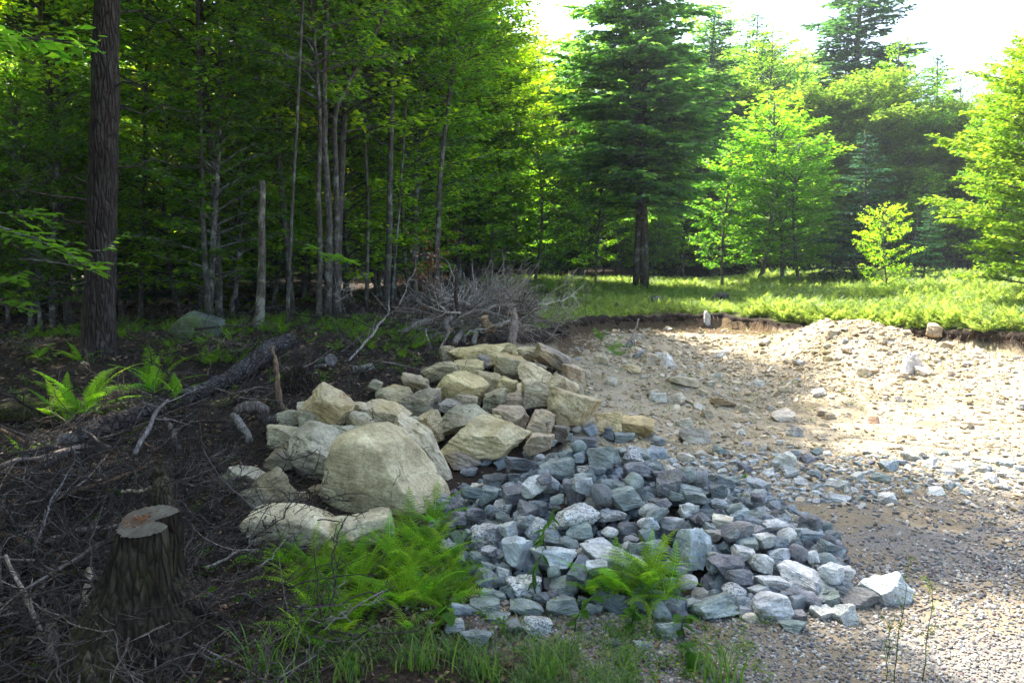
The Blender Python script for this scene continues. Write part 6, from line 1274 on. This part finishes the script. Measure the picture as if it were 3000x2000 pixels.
spray([(-60, 900, 0), (20, 890, 0), (85, 890, 0)], 4.4, 'lowest leafy bough at the left edge', 4, 12, .9)
spray([(60, 760, .4), (200, 770, .4), (300, 765, .4), (400, 775, .4)], 4.8, 'sparse leafy twig tip right of the big pine trunk', 5, 14, .8)
spray([(250, 730, .9), (300, 728, .9), (335, 735, .9)], 5.2, 'small twig with two leaves against the big pine trunk', 6, 6, .8)
spray([(860, 700, 0), (920, 730, -.1), (990, 755, -.2), (1050, 775, -.3)], 10.5, 'lone bright bough hanging by the three-stemmed clump', 7, 40, 1.6, (1.6, 1.7, 1.0, 1))
# fallen leaves on the forest floor
lv = []
for i in range(4):
    V, F, vv = leaves_from(np.zeros((1, 3)), np.array([[0, 1., .1]]), np.array([[.1 * i, 0, 1.]]), np.array([1.0]), np.array([.6]), np.array([.15 + .25 * i]), .25 - .1 * i); lv.append(mesh_of('fallen_leaf', V, F, M_litter, {'v': ('FLOAT', 'POINT', vv)}))
S_lf = source_collection('fallen_leaf_kinds', lv)
x, y, r = cone_points(95000, 2.3, 32, .75, .95, 16); P2 = np.stack([x, y], 1); dp = poly_sd(P2, PIT); k = ((dp < .3) & (x < -.02 * y - .1)) | ((y < 4.2) & (x < .9)) | ((dp < 0) & (poly_sd(P2, CLEAR) < .4) & (y > 15)); k &= (r.random(len(x)) < .8 * (.3 + .9 * smooth(-.5, .4, W_mid(P2)))) & (gheap(x, y) < .01); x, y = x[k], y[k]; m = len(x)
scatter('leaf_litter', np.stack([x, y, ground(x, y) + .008], 1), np.stack([r.normal(0, .35, m), r.normal(0, .35, m), r.uniform(0, 6.3, m)], 1), np.repeat((r.uniform(.02, .045, m) * np.clip(y / 5, .8, 2.2))[:, None], 3, 1), r.integers(0, 4, m), S_lf, 'brown fallen leaves lying over the forest floor', 'leaf litter')
# rusty dead leaves on twigs beside the crooked trunk
c = at(1262, 800, 10.2); r = np.random.default_rng(17); C = r.normal(0, 1, (260, 3)) * (.13, .15, .24); V, F, vv = leaves_from(C, r.normal(0, 1, (260, 3)) - [0, 0, .6], r.normal(0, 1, (260, 3)), np.full(260, .055), np.full(260, .03), r.random(260), .2)
e = put('dead_leafy_branch', None, None, c, None, None, 'upright dead branch with clinging rusty leaves left of the brush pile', 'dead branch'); put('leaves', mesh_of('rusty_leaves', V, F, M_rust, {'v': ('FLOAT', 'POINT', vv)}), e, kind='stuff'); bg = Bag()
for i in range(7): d = np.array([r.normal(0, .12), r.normal(0, .1), r.uniform(.2, .4)]); bg.tube(np.array([[0, 0, -.5], d * .3, d]), [.008, .005, .002], 4)
put('stems', bg.mesh('stems', M_darkwood), e)

# ------------------------------------------------------------------ forest rocks, bank edge
V, F = rock(81, (.62, .5, .38), 5, 'egg', 1.2); p = hit(568, 995); put('mossy_boulder', mesh_of('mossy_boulder', V, F, M_forest_rock), None, p + Vector((0, .1, .14)), (0, .1, .3), 1.0, 'dark mossy boulder under the trees behind the fallen log', 'boulder', color=(.055, .06, .05, 0))
V, F = rock(82, (.16, .14, .11), 5, 'block', 1); p = hit(1555, 832); put('dark_rock', mesh_of('dark_rock', V, F, M_forest_rock), None, p + Vector((0, 0, .03)), None, 1.4, 'small dark rock in the green behind the brush pile', 'rock', color=(.12, .14, .13, 0))
p = at(1512, 893, 15.0); put('pale_rock', mesh_of('pale_rock', V, F, M_grey), None, p + Vector((0, 0, 0)), (0, 0, .3), (1.9, 1.5, 1.0), 'flat pale grey rock at the right of the brush pile', 'rock', color=(.42, .43, .44, .1))
V, F = rock(83, (.15, .15, .26), 5, 'block', 1); p = at(2070, 932, 13.35); put('lip_rock', mesh_of('lip_rock', V, F, M_grey), None, p, (0, .1, .3), 1.0, 'white rock embedded upright in the edge of the turf above the pit', 'rock', color=(.55, .54, .52, .15))
V, F = rock(84, (.22, .2, .16), 5, 'block', 1)
for i, (u, v, s_, lab) in enumerate(((2440, 985, .9, 'brown stone poking out on the left flank of the mound'), (2740, 985, 1.2, 'dark tan rock under the turf at the right'), (2580, 1000, .8, 'cream stone high on the slope under the mound'))):
    p = hit(u, v); put('bank_rock', mesh_of('bank_rock', V, F, M_rubble) if i == 0 else bpy.data.objects['bank_rock'].data, None, p, (.2 * i, .1, i), s_, lab, 'rock', 'rocks in the upper bank', color=(.42, .32, .2, .03))
# earth lip with roots
r = np.random.default_rng(19); lip = []; 
for a, b in zip(PIT[:11], PIT[1:12]):
    for q in np.linspace(0, 1, max(2, int(np.hypot(*(b - a)) / .05)), endpoint=False): lip.append(a + (b - a) * q)
lip = np.array(lip); nrm = np.zeros_like(lip); tg = np.gradient(lip, axis=0); tg /= np.linalg.norm(tg, axis=1)[:, None] + 1e-9; nrm[:, 0], nrm[:, 1] = tg[:, 1], -tg[:, 0]
for _ in range(6): # find the true, wavy edge
    d = base_ground(lip[:, 0], lip[:, 1])[1]; lip = lip - nrm * d[:, None] * .8
keep = (lip[:, 0] > .6) & (lip[:, 0] < 8.5); lip, nrm, tg = lip[keep], nrm[keep], tg[keep]
bag = Bag(); zl = ground(lip[:, 0] - nrm[:, 0] * .12, lip[:, 1] - nrm[:, 1] * .12)
Pp = np.stack([lip[:, 0] - nrm[:, 0] * .02, lip[:, 1] - nrm[:, 1] * .02, zl - .03], 1); Pp += r.normal(0, .008, Pp.shape); g_ = np.abs(lip[:, 0] - 4.55); rad = .062 * smooth(.3, .8, g_) + .004; bag.tube(Pp, rad * r.uniform(.7, 1.3, len(Pp)), 8, False)
put('turf_edge', bag.mesh('turf_edge', M_soilroot), kind='structure', color=(.22, .18, .14, 1))
bag = Bag()
for i in range(len(lip)):
    if g_[i] < .5: continue
    for k in range(3 if lip[i, 0] < 4.4 else 2):
        L = r.uniform(.06, .24) * (1.5 if r.random() < .08 else 1); o_ = Pp[i] + tg[i].tolist().__getitem__(0) * 0 + np.array([*(tg[i] * r.uniform(-.03, .03)), .01]); dr = nrm[i]
        T = wiggly([o_, o_ + [dr[0] * L * .55, dr[1] * L * .55, -.01], o_ + [dr[0] * L * .7 + r.normal(0, .03), dr[1] * L * .7, -L]], 7, .007, r); bag.tube(T, np.linspace(r.uniform(.003, .009), .0015, 7), 3, False)
put('hanging_roots', bag.mesh('hanging_roots', M_soilroot), label='fringe of thin bare roots hanging from the turf edge over the pit', cat='roots', kind='stuff', color=(1.1, 1.0, .9, 1))
# sparse green on the slope of the pit
S_gw = source_collection('pit_weed_kinds', [herb(980 + i, 8, M_mfern, .3) for i in range(3)])
r = np.random.default_rng(21); n = 2600; x = r.uniform(.2, 7.5, n); y = r.uniform(5.5, 13.5, n); P2 = np.stack([x, y], 1); d = base_ground(x, y)[1]
k = (d > .1) & (r.random(n) < .9 * smooth(.15, .55, W_mid(P2 * .9 + 2)) * np.where(d < 1.6, 1, .45)) & (x < .66 * y); x, y = x[k], y[k]; m = len(x)
scatter('pit_weeds', np.stack([x, y, ground(x, y)], 1), np.stack([0 * x, 0 * x, r.uniform(0, 6.3, m)], 1), np.repeat(r.uniform(.03, .08, m)[:, None], 3, 1), r.integers(0, 3, m), S_gw, 'sparse small weeds sprouting on the stony pit slope', 'weeds')
# stout broken pieces among the slash
GQ = 'stout broken pieces among the slash'
r = np.random.default_rng(777)
for i in range(26):
    u, v = r.uniform(20, 620), r.uniform(1240, 1930)
    if abs(u - 430) < 130 and v > 1450: u = r.uniform(20, 250)
    p = hit(u, v); L = r.uniform(.18, .5); a = r.uniform(0, 3.14); rr = r.uniform(.010, .028); tl = r.uniform(-.1, .5); d = np.array([math.cos(a) * L, math.sin(a) * L, tl * L])
    bg = Bag(); T = wiggly([(0, 0, 0), d * .5 + [0, 0, .01], d], 10, .006, r); rad = np.linspace(rr, rr * r.uniform(.5, .9), 10) * (1 + r.normal(0, .08, 10)); bg.tube(T, rad, 9)
    for q in range(3): j = r.integers(2, 9); bg.tube(np.array([T[j], T[j] + r.normal(0, .06, 3)]), [rr * .35, .002], 4)
    tn = r.choice(['pale', 'grey', 'brown', 'blackish']); cl = {'pale': (1.2, 1.1, 1.0, 1), 'grey': (.7, .66, .64, 1), 'brown': (.6, .42, .3, 1), 'blackish': (.22, .19, .17, 1)}[tn]
    put('broken_limb', bg.mesh('broken_limb', M_deadwood), None, (p.x, p.y, p.z + r.uniform(.02, .10)), None, 1.0, f'{tn} {"short" if L < .34 else "long"} {"thick" if rr > .018 else "thin"} broken limb {"near the left edge" if u < 250 else "between the stump and the boulders" if v > 1400 else "below the dark fern log"}{" lying flat" if tl < .2 else " tilted up"}', 'broken limb', GQ, color=cl)
# ------------------------------------------------------------------ added haze volume imitating a lens-flare veil
HZ = new_mat('haze_air'); n = N(HZ)
pv = HZ.node_tree.nodes.new('ShaderNodeVolumePrincipled'); pv.inputs['Color'].default_value = (.86, .93, 1, 1); pv.inputs['Density'].default_value = .0009; pv.inputs['Anisotropy'].default_value = .35
ho = HZ.node_tree.nodes.new('ShaderNodeOutputMaterial'); HZ.node_tree.links.new(pv.outputs[0], ho.inputs['Volume'])
bm = bmesh.new(); bmesh.ops.create_cube(bm, size=1); me = bpy.data.meshes.new('haze'); bm.to_mesh(me); bm.free(); me.materials.append(HZ)
put('haze', me, None, (0, 0, 14.0), None, (900, 900, 34.0), kind='stuff', label='thin bright summer haze between the trees', cat='haze')

# ------------------------------------------------------------------ labels: where several things would share one, say which is which
def _screen(o):
    p = o.matrix_world.translation if o.matrix_world.translation.length > 0 else o.location
    p = Vector(o.location); d = p - Vector((0, 0, CAMZ)); cp, sp = math.cos(PITCH), math.sin(PITCH); f_ = d.y * cp - d.z * sp
    return 1500 + d.x / max(f_, .01) * FPX if f_ > .1 else 9999
_by = {}
for o in list(COL.objects):
    if o.parent is None and o.get('label') and not o.get('kind'): _by.setdefault(o['label'], []).append(o)
_ord = lambda k: {1: 'first', 2: 'second', 3: 'third', 4: 'fourth', 5: 'fifth', 6: 'sixth', 7: 'seventh', 8: 'eighth', 9: 'ninth', 10: 'tenth'}.get(k, f'{k}th')
for lab, os_ in _by.items():
    if len(os_) < 2: continue
    os_.sort(key=_screen); n_ = len(os_)
    for k, o in enumerate(os_):
        if n_ == 2: w = ('left one of two', 'right one of two')[k]
        elif n_ == 3: w = ('leftmost of three', 'middle of three', 'rightmost of three')[k]
        else: w = (f'{_ord(k + 1)} from the left' if k < (n_ + 1) // 2 else f'{_ord(n_ - k)} from the right') if k not in (0, n_ - 1) else ('leftmost such' if k == 0 else 'rightmost such')
        t = lab.split(); m = 16 - len(w.split()); o['label'] = ' '.join(t[:m]).rstrip(',') + ', ' + w
